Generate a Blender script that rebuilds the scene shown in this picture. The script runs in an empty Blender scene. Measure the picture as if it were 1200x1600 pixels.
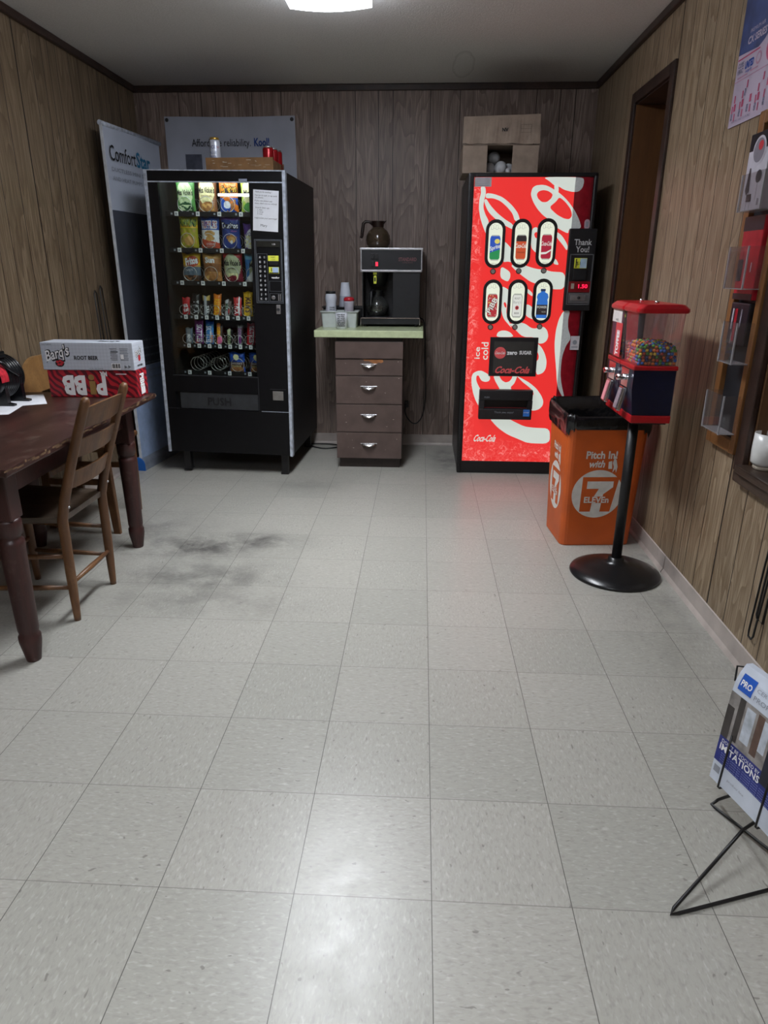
import bpy, bmesh, math, random
from mathutils import Vector, Matrix
from mathutils.geometry import tessellate_polygon
from mathutils import noise as mnoise
random.seed(7)
PI = math.pi
scene = bpy.context.scene
COL = scene.collection

# ------------------------------------------------------------------ camera
cam_data = bpy.data.cameras.new('camera')
cam_data.sensor_fit = 'VERTICAL'
cam_data.sensor_height = 36.0
cam_data.lens = 23.776
cam_data.clip_start = 0.02
cam = bpy.data.objects.new('camera', cam_data)
COL.objects.link(cam)
_r = Vector((0.9986, 0.0536, 0.0041)).normalized()
_f = Vector((-0.0491, 0.9398, -0.3381)).normalized()
_u = _r.cross(_f).normalized()
_r = _f.cross(_u).normalized()
cam.matrix_world = Matrix(((_r.x, _u.x, -_f.x, -0.0502), (_r.y, _u.y, -_f.y, -1.1129),
                           (_r.z, _u.z, -_f.z, 1.3044), (0, 0, 0, 1)))
scene.camera = cam

# ------------------------------------------------------------------ exposure, world
scene.view_settings.view_transform = 'Standard'
scene.view_settings.look = 'None'
scene.view_settings.exposure = 0.0
scene.view_settings.gamma = 1.0
scene.view_settings.use_curve_mapping = False
world = bpy.data.worlds.new('world')
scene.world = world
world.use_nodes = True
world.node_tree.nodes['Background'].inputs[0].default_value = (0.02, 0.02, 0.022, 1)
world.node_tree.nodes['Background'].inputs[1].default_value = 0.3
LAMP_MAIN = 10.5      # glow of the fixture's lens
LAMP_REAR = 10.5      # glow of the lens of the fixture behind the camera
TUBE_MAIN = 22.0      # tubes inside, thrown down by the reflector (watts)
TUBE_REAR = 22.0
LAMP_SNACK = 28.0      # tube inside the snack machine
SIGN = 1.0            # backlit drink machine front

# room size
XL, XR, YB, YF, H = -2.05, 1.085, 4.10, -2.7, 2.468

# ------------------------------------------------------------------ materials
def lin(c):
    if isinstance(c, str):
        c = tuple(int(c[i:i + 2], 16) / 255 for i in (0, 2, 4))
    return tuple((x / 12.92 if x <= 0.04045 else ((x + 0.055) / 1.055) ** 2.4) for x in c) + (1.0,)

def new_mat(name):
    m = bpy.data.materials.new(name)
    m.use_nodes = True
    nt = m.node_tree
    return m, nt, nt.nodes['Principled BSDF']

def N(nt, kind, **kw):
    n = nt.nodes.new(kind)
    for k, v in kw.items():
        setattr(n, k, v)
    return n

def LK(nt, a, b):
    nt.links.new(a, b)

def setv(sock, v):
    sock.default_value = v

def math_node(nt, op, a, b=None, c=None):
    n = N(nt, 'ShaderNodeMath', operation=op)
    for i, x in enumerate((a, b, c)):
        if x is None:
            continue
        if isinstance(x, (int, float)):
            n.inputs[i].default_value = x
        else:
            LK(nt, x, n.inputs[i])
    return n.outputs[0]

def mix_rgb(nt, fac, a, b, mode='MIX'):
    n = N(nt, 'ShaderNodeMix', data_type='RGBA', blend_type=mode)
    for i, x in ((0, fac), (6, a), (7, b)):
        if isinstance(x, (int, float)):
            n.inputs[i].default_value = x
        elif isinstance(x, tuple):
            n.inputs[i].default_value = x
        else:
            LK(nt, x, n.inputs[i])
    return n.outputs[2]

def ramp(nt, fac, stops, interp='LINEAR'):
    n = N(nt, 'ShaderNodeValToRGB')
    cr = n.color_ramp
    cr.interpolation = interp
    while len(cr.elements) < len(stops):
        cr.elements.new(0.5)
    for e, (p, c) in zip(cr.elements, stops):
        e.position = p
        e.color = c if isinstance(c, tuple) else (c, c, c, 1)
    LK(nt, fac, n.inputs[0])
    return n.outputs[0]

MATS = {}
def mat(name, col, rough=0.5, metal=0.0, var=0.06, scale=25.0, bump=0.0, spec=0.5, coat=0.0, bdist=0.002):
    """plain surface with a little procedural unevenness"""
    if name in MATS:
        return MATS[name]
    m, nt, b = new_mat(name)
    c = lin(col)
    tc = N(nt, 'ShaderNodeTexCoord')
    no = N(nt, 'ShaderNodeTexNoise')
    setv(no.inputs['Scale'], scale)
    setv(no.inputs['Detail'], 3.0)
    LK(nt, tc.outputs['Object'], no.inputs['Vector'])
    lo = tuple(max(0, x * (1 - var * 2)) for x in c[:3]) + (1,)
    hi = tuple(min(1, x * (1 + var * 2)) for x in c[:3]) + (1,)
    LK(nt, ramp(nt, no.outputs['Fac'], [(0.3, lo), (0.7, hi)]), b.inputs['Base Color'])
    setv(b.inputs['Roughness'], rough)
    setv(b.inputs['Metallic'], metal)
    setv(b.inputs['Specular IOR Level'], spec)
    setv(b.inputs['Coat Weight'], coat)
    if bump:
        bp = N(nt, 'ShaderNodeBump')
        setv(bp.inputs['Strength'], bump)
        setv(bp.inputs['Distance'], bdist)
        LK(nt, no.outputs['Fac'], bp.inputs['Height'])
        LK(nt, bp.outputs[0], b.inputs['Normal'])
    MATS[name] = m
    return m

def emit(name, col, strength, rough=0.3, base=None):
    if name in MATS:
        return MATS[name]
    m, nt, b = new_mat(name)
    setv(b.inputs['Base Color'], lin(base or col))
    setv(b.inputs['Emission Color'], lin(col))
    setv(b.inputs['Emission Strength'], strength)
    setv(b.inputs['Roughness'], rough)
    MATS[name] = m
    return m

def clear(name, tint, refl=0.05, rough=0.03, dens=0.0):
    """thin clear sheet: see-through with a fresnel reflection"""
    if name in MATS:
        return MATS[name]
    m, nt, b = new_mat(name)
    out = nt.nodes['Material Output']
    tr = N(nt, 'ShaderNodeBsdfTransparent')
    setv(tr.inputs[0], lin(tint))
    gl = N(nt, 'ShaderNodeBsdfGlossy')
    setv(gl.inputs['Roughness'], rough)
    df = N(nt, 'ShaderNodeBsdfDiffuse')
    setv(df.inputs[0], lin(tint))
    lw = N(nt, 'ShaderNodeLayerWeight')
    setv(lw.inputs[0], 0.5)
    fr = math_node(nt, 'MULTIPLY_ADD', math_node(nt, 'POWER', lw.outputs['Facing'], 5.0), 0.7, refl)
    m1 = N(nt, 'ShaderNodeMixShader')
    setv(m1.inputs[0], dens)
    LK(nt, tr.outputs[0], m1.inputs[1])
    LK(nt, df.outputs[0], m1.inputs[2])
    m2 = N(nt, 'ShaderNodeMixShader')
    LK(nt, fr, m2.inputs[0])
    LK(nt, m1.outputs[0], m2.inputs[1])
    LK(nt, gl.outputs[0], m2.inputs[2])
    LK(nt, m2.outputs[0], out.inputs[0])
    MATS[name] = m
    return m

def panel_material(name, axis, offset, light, dark, tint_spread=0.1, gs=(0.0, 0.1, 0.28, 0.504, 0.66, 0.76, 0.91, 1.01), gw=0.0032):
    """printed wood wall panelling: random width planks with dark grooves"""
    m, nt, b = new_mat(name)
    geo = N(nt, 'ShaderNodeTexCoord')
    sep = N(nt, 'ShaderNodeSeparateXYZ')
    LK(nt, geo.outputs['Object'], sep.inputs[0])
    u = sep.outputs[axis]
    z = sep.outputs[2]
    per = 1.212
    um = math_node(nt, 'FRACT', math_node(nt, 'DIVIDE', math_node(nt, 'SUBTRACT', u, offset - 100 * per), per))
    cell = math_node(nt, 'FLOOR', math_node(nt, 'DIVIDE', math_node(nt, 'SUBTRACT', u, offset - 100 * per), per))
    st, ids = [], []
    tones = [0.15, 0.75, 0.4, 0.95, 0.3, 0.6, 0.85, 0.5, 0.2, 0.7]
    for g, t in zip(gs, tones):
        st += [(g / per, 0.0), ((g + gw) / per, 1.0)]
        ids.append((g / per, t))
    groove = ramp(nt, um, st, 'CONSTANT')
    pid = ramp(nt, um, ids, 'CONSTANT')
    pid2 = math_node(nt, 'FRACT', math_node(nt, 'ADD', pid, math_node(nt, 'MULTIPLY', cell, 0.377)))
    cmb = N(nt, 'ShaderNodeCombineXYZ')
    LK(nt, u, cmb.inputs[0])
    LK(nt, math_node(nt, 'MULTIPLY', pid2, 7.3), cmb.inputs[1])
    LK(nt, math_node(nt, 'MULTIPLY', z, 0.16), cmb.inputs[2])
    # cathedral figure
    n1 = N(nt, 'ShaderNodeTexNoise')
    setv(n1.inputs['Scale'], 5.0); setv(n1.inputs['Detail'], 2.0); setv(n1.inputs['Distortion'], 0.25)
    LK(nt, cmb.outputs[0], n1.inputs['Vector'])
    rings = math_node(nt, 'FRACT', math_node(nt, 'MULTIPLY', n1.outputs['Fac'], 17.0))
    # fine straight pores
    cm2 = N(nt, 'ShaderNodeCombineXYZ')
    LK(nt, math_node(nt, 'MULTIPLY', u, 1.0), cm2.inputs[0])
    LK(nt, pid2, cm2.inputs[1])
    LK(nt, math_node(nt, 'MULTIPLY', z, 0.03), cm2.inputs[2])
    n2 = N(nt, 'ShaderNodeTexNoise')
    setv(n2.inputs['Scale'], 210.0); setv(n2.inputs['Detail'], 3.0)
    LK(nt, cm2.outputs[0], n2.inputs['Vector'])
    n3 = N(nt, 'ShaderNodeTexNoise')
    setv(n3.inputs['Scale'], 38.0); setv(n3.inputs['Detail'], 2.0)
    LK(nt, cm2.outputs[0], n3.inputs['Vector'])
    c1 = mix_rgb(nt, ramp(nt, rings, [(0.0, 0.0), (0.6, 0.45), (0.95, 1.0), (1.0, 0.15)]), lin(light), lin(dark))
    c1 = mix_rgb(nt, 0.75, lin(light), c1)
    c2 = mix_rgb(nt, ramp(nt, n2.outputs['Fac'], [(0.42, 0.0), (0.62, 0.75)]), c1, lin(dark))
    c3 = mix_rgb(nt, ramp(nt, n3.outputs['Fac'], [(0.35, 0.0), (0.7, 0.5)]), c2, lin(dark))
    tone = math_node(nt, 'ADD', math_node(nt, 'MULTIPLY', pid2, tint_spread * 2), 1 - tint_spread)
    tcol = N(nt, 'ShaderNodeCombineColor')
    for i in range(3):
        LK(nt, tone, tcol.inputs[i])
    c4 = mix_rgb(nt, 1.0, c3, tcol.outputs[0], 'MULTIPLY')
    c5 = mix_rgb(nt, groove, lin('1c1512'), c4)
    LK(nt, c5, b.inputs['Base Color'])
    setv(b.inputs['Roughness'], 0.42)
    setv(b.inputs['Specular IOR Level'], 0.35)
    bp = N(nt, 'ShaderNodeBump')
    setv(bp.inputs['Strength'], 0.5); setv(bp.inputs['Distance'], 0.002)
    LK(nt, groove, bp.inputs['Height'])
    LK(nt, bp.outputs[0], b.inputs['Normal'])
    MATS[name] = m
    return m

def wood(name, light, dark, rough=0.45, stretch=(1, 1, 0.12), scale=14.0, wear=0.0, wear_col='b8a184'):
    if name in MATS:
        return MATS[name]
    m, nt, b = new_mat(name)
    tc = N(nt, 'ShaderNodeTexCoord')
    mp = N(nt, 'ShaderNodeMapping')
    setv(mp.inputs['Scale'], stretch)
    LK(nt, tc.outputs['Object'], mp.inputs[0])
    n1 = N(nt, 'ShaderNodeTexNoise')
    setv(n1.inputs['Scale'], scale); setv(n1.inputs['Detail'], 5.0); setv(n1.inputs['Distortion'], 0.6)
    LK(nt, mp.outputs[0], n1.inputs['Vector'])
    n2 = N(nt, 'ShaderNodeTexNoise')
    setv(n2.inputs['Scale'], scale * 9); setv(n2.inputs['Detail'], 2.0)
    LK(nt, mp.outputs[0], n2.inputs['Vector'])
    c = ramp(nt, n1.outputs['Fac'], [(0.3, lin(dark)), (0.7, lin(light))])
    c = mix_rgb(nt, ramp(nt, n2.outputs['Fac'], [(0.45, 0.0), (0.7, 0.45)]), c, lin(dark))
    if wear:
        n3 = N(nt, 'ShaderNodeTexNoise')
        setv(n3.inputs['Scale'], 9.0); setv(n3.inputs['Detail'], 8.0); setv(n3.inputs['Roughness'], 0.7)
        LK(nt, tc.outputs['Object'], n3.inputs['Vector'])
        c = mix_rgb(nt, ramp(nt, n3.outputs['Fac'], [(0.55, 0.0), (0.78, wear)]), c, lin(wear_col))
    LK(nt, c, b.inputs['Base Color'])
    setv(b.inputs['Roughness'], rough)
    bp = N(nt, 'ShaderNodeBump')
    setv(bp.inputs['Strength'], 0.15); setv(bp.inputs['Distance'], 0.002)
    LK(nt, n2.outputs['Fac'], bp.inputs['Height'])
    LK(nt, bp.outputs[0], b.inputs['Normal'])
    MATS[name] = m
    return m

# ------------------------------------------------------------------ mesh builder
_glyphs = {}
def glyph_mesh(text, bold):
    key = (text, bold)
    if key not in _glyphs:
        cu = bpy.data.curves.new('lettering', 'FONT')
        cu.body = text
        cu.size = 1.0
        cu.resolution_u = 2
        cu.offset = bold
        ob = bpy.data.objects.new('lettering', cu)
        me = ob.to_mesh()
        vs = [v.co.copy() for v in me.vertices]
        fs = [tuple(p.vertices) for p in me.polygons]
        ob.to_mesh_clear()
        bpy.data.objects.remove(ob)
        bpy.data.curves.remove(cu)
        _glyphs[key] = (vs, fs)
    return _glyphs[key]

class MB:
    def __init__(self, off=(0, 0, 0)):
        self.v, self.f, self.m, self.s = [], [], [], []
        self.mats = []
        self.off = Vector(off)

    def mi(self, m):
        if m not in self.mats:
            self.mats.append(m)
        return self.mats.index(m)

    def add(self, verts, faces, m, smooth=False):
        b = len(self.v)
        self.v += [Vector(p) for p in verts]
        k = self.mi(m)
        for f in faces:
            self.f.append(tuple(b + i for i in f))
            self.m.append(k)
            self.s.append(smooth)

    def box(self, lo, hi, m, bev=0.0, M=None):
        x0, y0, z0 = lo
        x1, y1, z1 = hi
        if bev <= 0:
            vs = [(x0, y0, z0), (x1, y0, z0), (x1, y1, z0), (x0, y1, z0), (x0, y0, z1), (x1, y0, z1), (x1, y1, z1), (x0, y1, z1)]
            fs = [(0, 3, 2, 1), (4, 5, 6, 7), (0, 1, 5, 4), (1, 2, 6, 5), (2, 3, 7, 6), (3, 0, 4, 7)]
            if M:
                vs = [M @ Vector(p) for p in vs]
            self.add(vs, fs, m)
            return
        bm = bmesh.new()
        bmesh.ops.create_cube(bm, size=1.0)
        for v in bm.verts:
            v.co = Vector(((x0 + x1) / 2 + v.co.x * (x1 - x0), (y0 + y1) / 2 + v.co.y * (y1 - y0), (z0 + z1) / 2 + v.co.z * (z1 - z0)))
        bmesh.ops.bevel(bm, geom=bm.edges[:], offset=bev, segments=2, affect='EDGES', profile=0.6)
        self.from_bm(bm, m, M)

    def from_bm(self, bm, m, M=None, smooth=False):
        bm.verts.index_update()
        vs = [(M @ v.co) if M else v.co.copy() for v in bm.verts]
        self.add(vs, [tuple(v.index for v in f.verts) for f in bm.faces], m, smooth)
        bm.free()

    def lathe(self, prof, m, origin=(0, 0, 0), axis=(0, 0, 1), n=24, smooth=True, caps=True):
        a = Vector(axis).normalized()
        t = Vector((1, 0, 0)) if abs(a.x) < 0.9 else Vector((0, 1, 0))
        e1 = a.cross(t).normalized()
        e2 = a.cross(e1).normalized()
        o = Vector(origin)
        vs, fs = [], []
        for r, z in prof:
            for k in range(n):
                th = 2 * PI * k / n
                vs.append(o + a * z + e1 * (r * math.cos(th)) + e2 * (r * math.sin(th)))
        for i in range(len(prof) - 1):
            for k in range(n):
                k2 = (k + 1) % n
                fs.append((i * n + k, i * n + k2, (i + 1) * n + k2, (i + 1) * n + k))
        self.add(vs, fs, m, smooth)
        if caps:
            b = len(self.v) - len(vs)
            km = self.mi(m)
            for i in (0, len(prof) - 1):
                if prof[i][0] > 1e-5:
                    ring = tuple(b + i * n + k for k in range(n))
                    self.f.append(ring if i else ring[::-1])
                    self.m.append(km)
                    self.s.append(False)

    def cyl(self, p0, p1, r0, m, r1=None, n=16):
        p0, p1 = Vector(p0), Vector(p1)
        d = p1 - p0
        self.lathe([(r0, 0), (r0 if r1 is None else r1, d.length)], m, p0, d, n)

    def tube(self, pts, r, m, n=8, closed=False, smooth_path=0):
        P = [Vector(p) for p in pts]
        for _ in range(smooth_path):
            Q = []
            cnt = len(P)
            rng = range(cnt if closed else cnt - 1)
            if not closed:
                Q.append(P[0])
            for i in rng:
                a, b = P[i], P[(i + 1) % cnt]
                Q += [a.lerp(b, 0.25), a.lerp(b, 0.75)]
            if not closed:
                Q.append(P[-1])
            P = Q
        cnt = len(P)
        vs, fs = [], []
        prev = None
        for i in range(cnt):
            if closed:
                d = P[(i + 1) % cnt] - P[i - 1]
            else:
                d = P[min(i + 1, cnt - 1)] - P[max(i - 1, 0)]
            d = d.normalized()
            if prev is None:
                t = Vector((0, 0, 1)) if abs(d.z) < 0.9 else Vector((1, 0, 0))
                e1 = d.cross(t).normalized()
            else:
                e1 = (prev - d * prev.dot(d)).normalized()
            prev = e1
            e2 = d.cross(e1)
            rr = r[i] if isinstance(r, (list, tuple)) else r
            for k in range(n):
                th = 2 * PI * k / n
                vs.append(P[i] + e1 * (rr * math.cos(th)) + e2 * (rr * math.sin(th)))
        for i in range(cnt if closed else cnt - 1):
            j = (i + 1) % cnt
            for k in range(n):
                k2 = (k + 1) % n
                fs.append((i * n + k, i * n + k2, j * n + k2, j * n + k))
        if not closed:
            fs.append(tuple(range(n))[::-1])
            fs.append(tuple((cnt - 1) * n + k for k in range(n)))
        self.add(vs, fs, m, True)

    def sphere(self, c, r, m, n=12, sq=(1, 1, 1)):
        prof = [(max(1e-6, math.sin(PI * i / n)), -math.cos(PI * i / n)) for i in range(n + 1)]
        nn = n * 2
        c = Vector(c)
        vs, fs = [], []
        for a, z in prof:
            for k in range(nn):
                th = 2 * PI * k / nn
                vs.append(c + Vector((a * math.cos(th) * sq[0], a * math.sin(th) * sq[1], z * sq[2])) * r)
        for i in range(n):
            for k in range(nn):
                k2 = (k + 1) % nn
                fs.append((i * nn + k, i * nn + k2, (i + 1) * nn + k2, (i + 1) * nn + k))
        self.add(vs, fs, m, True)

    def poly(self, pts, m, O, ux, uy, lift=0.0, thick=0.0):
        """flat outline (concave allowed) printed on, or cut out of, a plane"""
        O, ux, uy = Vector(O), Vector(ux), Vector(uy)
        nn = ux.cross(uy).normalized()
        top = [O + ux * p[0] + uy * p[1] + nn * (lift + thick) for p in pts]
        tris = tessellate_polygon([[Vector((p[0], p[1], 0)) for p in pts]])
        fs = []
        for t in tris:
            a, b, c = (pts[i] for i in t)
            s = (b[0] - a[0]) * (c[1] - a[1]) - (b[1] - a[1]) * (c[0] - a[0])
            fs.append(tuple(t) if s > 0 else tuple(t)[::-1])
        self.add(top, fs, m)
        if thick > 0:
            k = len(pts)
            area = sum(pts[i][0] * pts[(i + 1) % k][1] - pts[(i + 1) % k][0] * pts[i][1] for i in range(k))
            bot = [O + ux * p[0] + uy * p[1] + nn * lift for p in pts]
            vs = top + bot
            side = []
            for i in range(k):
                j = (i + 1) % k
                q = (i, i + k, j + k, j)
                side.append(q if area > 0 else q[::-1])
            side += [tuple(i + k for i in f)[::-1] for f in fs]
            self.add(vs, side, m)

    def rect(self, cx, cy, w, h, m, O, ux, uy, lift=0.0, thick=0.0):
        self.poly([(cx - w / 2, cy - h / 2), (cx + w / 2, cy - h / 2), (cx + w / 2, cy + h / 2), (cx - w / 2, cy + h / 2)], m, O, ux, uy, lift, thick)

    def ell(self, cx, cy, rx, ry, m, O, ux, uy, lift=0.0, thick=0.0, n=28):
        self.poly([(cx + rx * math.cos(2 * PI * k / n), cy + ry * math.sin(2 * PI * k / n)) for k in range(n)], m, O, ux, uy, lift, thick)

    def text(self, s, cx, cy, h, m, O, ux, uy, lift=0.001, w=None, bold=0.0, shear=0.0, align='C', rot=0.0, warp=None):
        """lettering of cap height h centred on cx, cy of the plane; w squeezes it to a width"""
        vs, fs = glyph_mesh(s, bold)
        if not vs:
            return
        x0, x1 = min(v.x for v in vs), max(v.x for v in vs)
        k = h / 0.7
        kx = k if w is None else w / (x1 - x0)
        O, ux, uy = Vector(O), Vector(ux), Vector(uy)
        nn = ux.cross(uy).normalized()
        cr, sr = math.cos(rot), math.sin(rot)
        out = []
        for v in vs:
            if align == 'C':
                px = (v.x - (x0 + x1) / 2) * kx
            else:
                px = (v.x - x0) * kx
            py = (v.y - 0.35) * k
            px += shear * py
            px, py = cx + px * cr - py * sr, cy + px * sr + py * cr
            if warp:
                out.append(warp(px, py))
            else:
                out.append(O + ux * px + uy * py + nn * lift)
        self.add(out, fs, m)

    def build(self, name, parent=None, loc=None, weld=False):
        me = bpy.data.meshes.new(name)
        me.from_pydata([tuple(p - self.off) for p in self.v], [], self.f)
        for m in self.mats:
            me.materials.append(m)
        me.polygons.foreach_set('material_index', self.m)
        me.polygons.foreach_set('use_smooth', self.s)
        me.update()
        ob = bpy.data.objects.new(name, me)
        if parent:
            ob.parent = parent
        if loc is not None:
            ob.location = loc
        elif parent is None:
            ob.location = self.off
        COL.objects.link(ob)
        return ob

def tag(o, label, cat, group=None):
    o['label'] = label
    o['category'] = cat
    if group:
        o['group'] = group
    return o

def thing(name, label, cat, loc, rz=0.0, group=None, rot=None):
    o = bpy.data.objects.new(name, None)
    o.empty_display_size = 0.05
    o.location = loc
    o.rotation_euler = rot if rot else (0, 0, rz)
    COL.objects.link(o)
    return tag(o, label, cat, group)

def struct(mb, name, parent=None):
    o = mb.build(name, parent)
    if not parent:
        o['kind'] = 'structure'
    return o

def copy_tree(o, parent=None):
    c = o.copy()
    COL.objects.link(c)
    if parent:
        c.parent = parent
    for ch in list(o.children):
        copy_tree(ch, c)
    return c

X, Y, Z = Vector((1, 0, 0)), Vector((0, 1, 0)), Vector((0, 0, 1))
FRONT = (X, Z)          # axes of a face that looks towards -Y
LEFTW = (-Y, Z)         # axes of a face that looks towards -X
RIGHTW = (Y, Z)         # axes of a face that looks towards +X
UP = (X, Y)             # axes of a face that looks up

BLACK = mat('black_plastic', '17171a', 0.42, var=0.1)
BLACKM = mat('black_metal', '141417', 0.45, var=0.12, scale=60)
DARK = mat('dark_grey_plastic', '2c2d31', 0.45)
WHITE = mat('white_plastic', 'dfe0e0', 0.4, var=0.03)
CHROME = mat('chrome', 'd8d8da', 0.16, metal=1.0, var=0.03)
STEEL = mat('brushed_steel', 'b9babd', 0.32, metal=0.9, var=0.06)
SILVER = mat('silver_trim', 'b7bfcc', 0.4, metal=0.3, var=0.14, scale=40)
WIRE = mat('black_wire', '111113', 0.4, var=0.05)
PAPER = mat('white_paper', 'dfe1e6', 0.8, var=0.02)
INK = mat('black_ink', '16161a', 0.7, var=0.02)
GREYINK = mat('grey_ink', '8b8f98', 0.7, var=0.02)
BLUEINK = mat('blue_ink', '1c3f86', 0.6, var=0.04)
TEALINK = mat('teal_ink', '1f6f96', 0.6, var=0.04)
REDINK = mat('red_ink', 'b2202b', 0.6, var=0.04)
WHITEINK = mat('white_ink', 'e8e8e8', 0.6, var=0.02)
YELLOW = mat('yellow_label', 'dbe04a', 0.6, var=0.03)
CARD = mat('cardboard', '8c7c6e', 0.85, var=0.08, scale=18)

# ================================================================== ROOM
def floor_material():
    m, nt, b = new_mat('vinyl_floor_tiles')
    tc = N(nt, 'ShaderNodeTexCoord')
    sep = N(nt, 'ShaderNodeSeparateXYZ')
    LK(nt, tc.outputs['Object'], sep.inputs[0])
    T = 0.3048
    tx = math_node(nt, 'DIVIDE', math_node(nt, 'ADD', sep.outputs[0], 30 * T), T)
    ty = math_node(nt, 'DIVIDE', math_node(nt, 'ADD', sep.outputs[1], 30 * T), T)
    fx, fy = math_node(nt, 'FRACT', tx), math_node(nt, 'FRACT', ty)
    ix, iy = math_node(nt, 'FLOOR', tx), math_node(nt, 'FLOOR', ty)
    dx = math_node(nt, 'MINIMUM', fx, math_node(nt, 'SUBTRACT', 1.0, fx))
    dy = math_node(nt, 'MINIMUM', fy, math_node(nt, 'SUBTRACT', 1.0, fy))
    lx = math_node(nt, 'LESS_THAN', dx, 0.0032)
    ly = math_node(nt, 'MULTIPLY', math_node(nt, 'LESS_THAN', dy, 0.0042), 0.5)
    line = math_node(nt, 'MAXIMUM', lx, ly)
    idv = N(nt, 'ShaderNodeCombineXYZ')
    LK(nt, ix, idv.inputs[0]); LK(nt, iy, idv.inputs[1])
    wn = N(nt, 'ShaderNodeTexWhiteNoise')
    wn.noise_dimensions = '3D'
    LK(nt, idv.outputs[0], wn.inputs['Vector'])
    tone = ramp(nt, wn.outputs['Value'], [(0.0, lin('9c9b93')), (1.0, lin('a3a199'))])
    par = math_node(nt, 'MODULO', math_node(nt, 'ADD', ix, iy), 2.0)

    def fleck(sx, sy, scale, lo, hi, seed):
        mp = N(nt, 'ShaderNodeMapping')
        setv(mp.inputs['Scale'], (sx, sy, 1)); setv(mp.inputs['Location'], (seed, seed * 2.3, 0))
        LK(nt, tc.outputs['Object'], mp.inputs[0])
        n = N(nt, 'ShaderNodeTexNoise')
        setv(n.inputs['Scale'], scale); setv(n.inputs['Detail'], 1.5); setv(n.inputs['Distortion'], 0.5)
        LK(nt, mp.outputs[0], n.inputs['Vector'])
        return ramp(nt, n.outputs['Fac'], [(lo, 0.0), (hi, 1.0)])
    def two(scale, lo, hi, seed):
        a, c = fleck(1, 0.4, scale, lo, hi, seed), fleck(0.4, 1, scale, lo, hi, seed + 3)
        n = N(nt, 'ShaderNodeMix', data_type='FLOAT')
        LK(nt, par, n.inputs[0]); LK(nt, a, n.inputs[2]); LK(nt, c, n.inputs[3])
        return n.outputs[0]
    col = mix_rgb(nt, math_node(nt, 'MULTIPLY', two(130, 0.56, 0.76, 1.0), 0.5), tone, lin('bfbdb8'))
    col = mix_rgb(nt, math_node(nt, 'MULTIPLY', two(120, 0.52, 0.76, 5.0), 0.5), col, lin('88857e'))
    col = mix_rgb(nt, math_node(nt, 'MULTIPLY', two(95, 0.70, 0.75, 9.0), 0.5), col, lin('4c4842'))
    col = mix_rgb(nt, math_node(nt, 'MULTIPLY', two(150, 0.5, 0.75, 13.0), 0.25), col, lin('7c7a75'))
    # worn-in grime in a few places
    gn = N(nt, 'ShaderNodeTexNoise')
    setv(gn.inputs['Scale'], 6.5); setv(gn.inputs['Detail'], 7.0); setv(gn.inputs['Roughness'], 0.68)
    LK(nt, tc.outputs['Object'], gn.inputs['Vector'])
    grime = None
    for (cx, cy, rx, ry, k) in ((-1.15, 1.95, 0.30, 0.15, 1.2), (-0.88, 2.04, 0.22, 0.11, 1.1), (-1.02, 1.6, 0.34, 0.16, 0.9), (-0.98, 1.38, 0.42, 0.14, 0.6),
                                (-1.5, 2.1, 0.35, 0.3, 0.7), (0.15, 3.68, 0.10, 0.35, 1.1), (0.95, 1.35, 0.2, 0.8, 0.35), (-0.75, 3.0, 0.25, 0.15, 0.4)):
        ax = math_node(nt, 'DIVIDE', math_node(nt, 'SUBTRACT', sep.outputs[0], cx), rx)
        ay = math_node(nt, 'DIVIDE', math_node(nt, 'SUBTRACT', sep.outputs[1], cy), ry)
        r2 = math_node(nt, 'ADD', math_node(nt, 'MULTIPLY', ax, ax), math_node(nt, 'MULTIPLY', ay, ay))
        g = math_node(nt, 'MULTIPLY', math_node(nt, 'POWER', 2.718, math_node(nt, 'MULTIPLY', r2, -1.0)), k)
        grime = g if grime is None else math_node(nt, 'MAXIMUM', grime, g)
    gm = math_node(nt, 'MULTIPLY', grime, ramp(nt, gn.outputs['Fac'], [(0.36, 0.1), (0.62, 1.0)]))
    wallg = math_node(nt, 'MULTIPLY', ramp(nt, math_node(nt, 'SUBTRACT', sep.outputs[0], 0.0), [(0.93, 0.0), (1.0, 0.5)]), ramp(nt, gn.outputs['Fac'], [(0.48, 0.0), (0.66, 1.0)]))
    gm = math_node(nt, 'MAXIMUM', gm, wallg)
    col = mix_rgb(nt, math_node(nt, 'MULTIPLY', gm, 0.85), col, lin('4a4847'))
    col = mix_rgb(nt, math_node(nt, 'MULTIPLY', line, 0.85), col, lin('3d3a36'))
    LK(nt, col, b.inputs['Base Color'])
    rn = N(nt, 'ShaderNodeTexNoise')
    setv(rn.inputs['Scale'], 14.0); setv(rn.inputs['Detail'], 4.0)
    LK(nt, tc.outputs['Object'], rn.inputs['Vector'])
    LK(nt, ramp(nt, rn.outputs['Fac'], [(0.3, 0.29), (0.7, 0.36)]), b.inputs['Roughness'])
    setv(b.inputs['Specular IOR Level'], 0.5)
    bp = N(nt, 'ShaderNodeBump')
    setv(bp.inputs['Strength'], 0.2); setv(bp.inputs['Distance'], 0.002)
    hsum = math_node(nt, 'SUBTRACT', math_node(nt, 'MULTIPLY', rn.outputs['Fac'], 0.25), line)
    LK(nt, hsum, bp.inputs['Height'])
    LK(nt, bp.outputs[0], b.inputs['Normal'])
    return m

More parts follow.
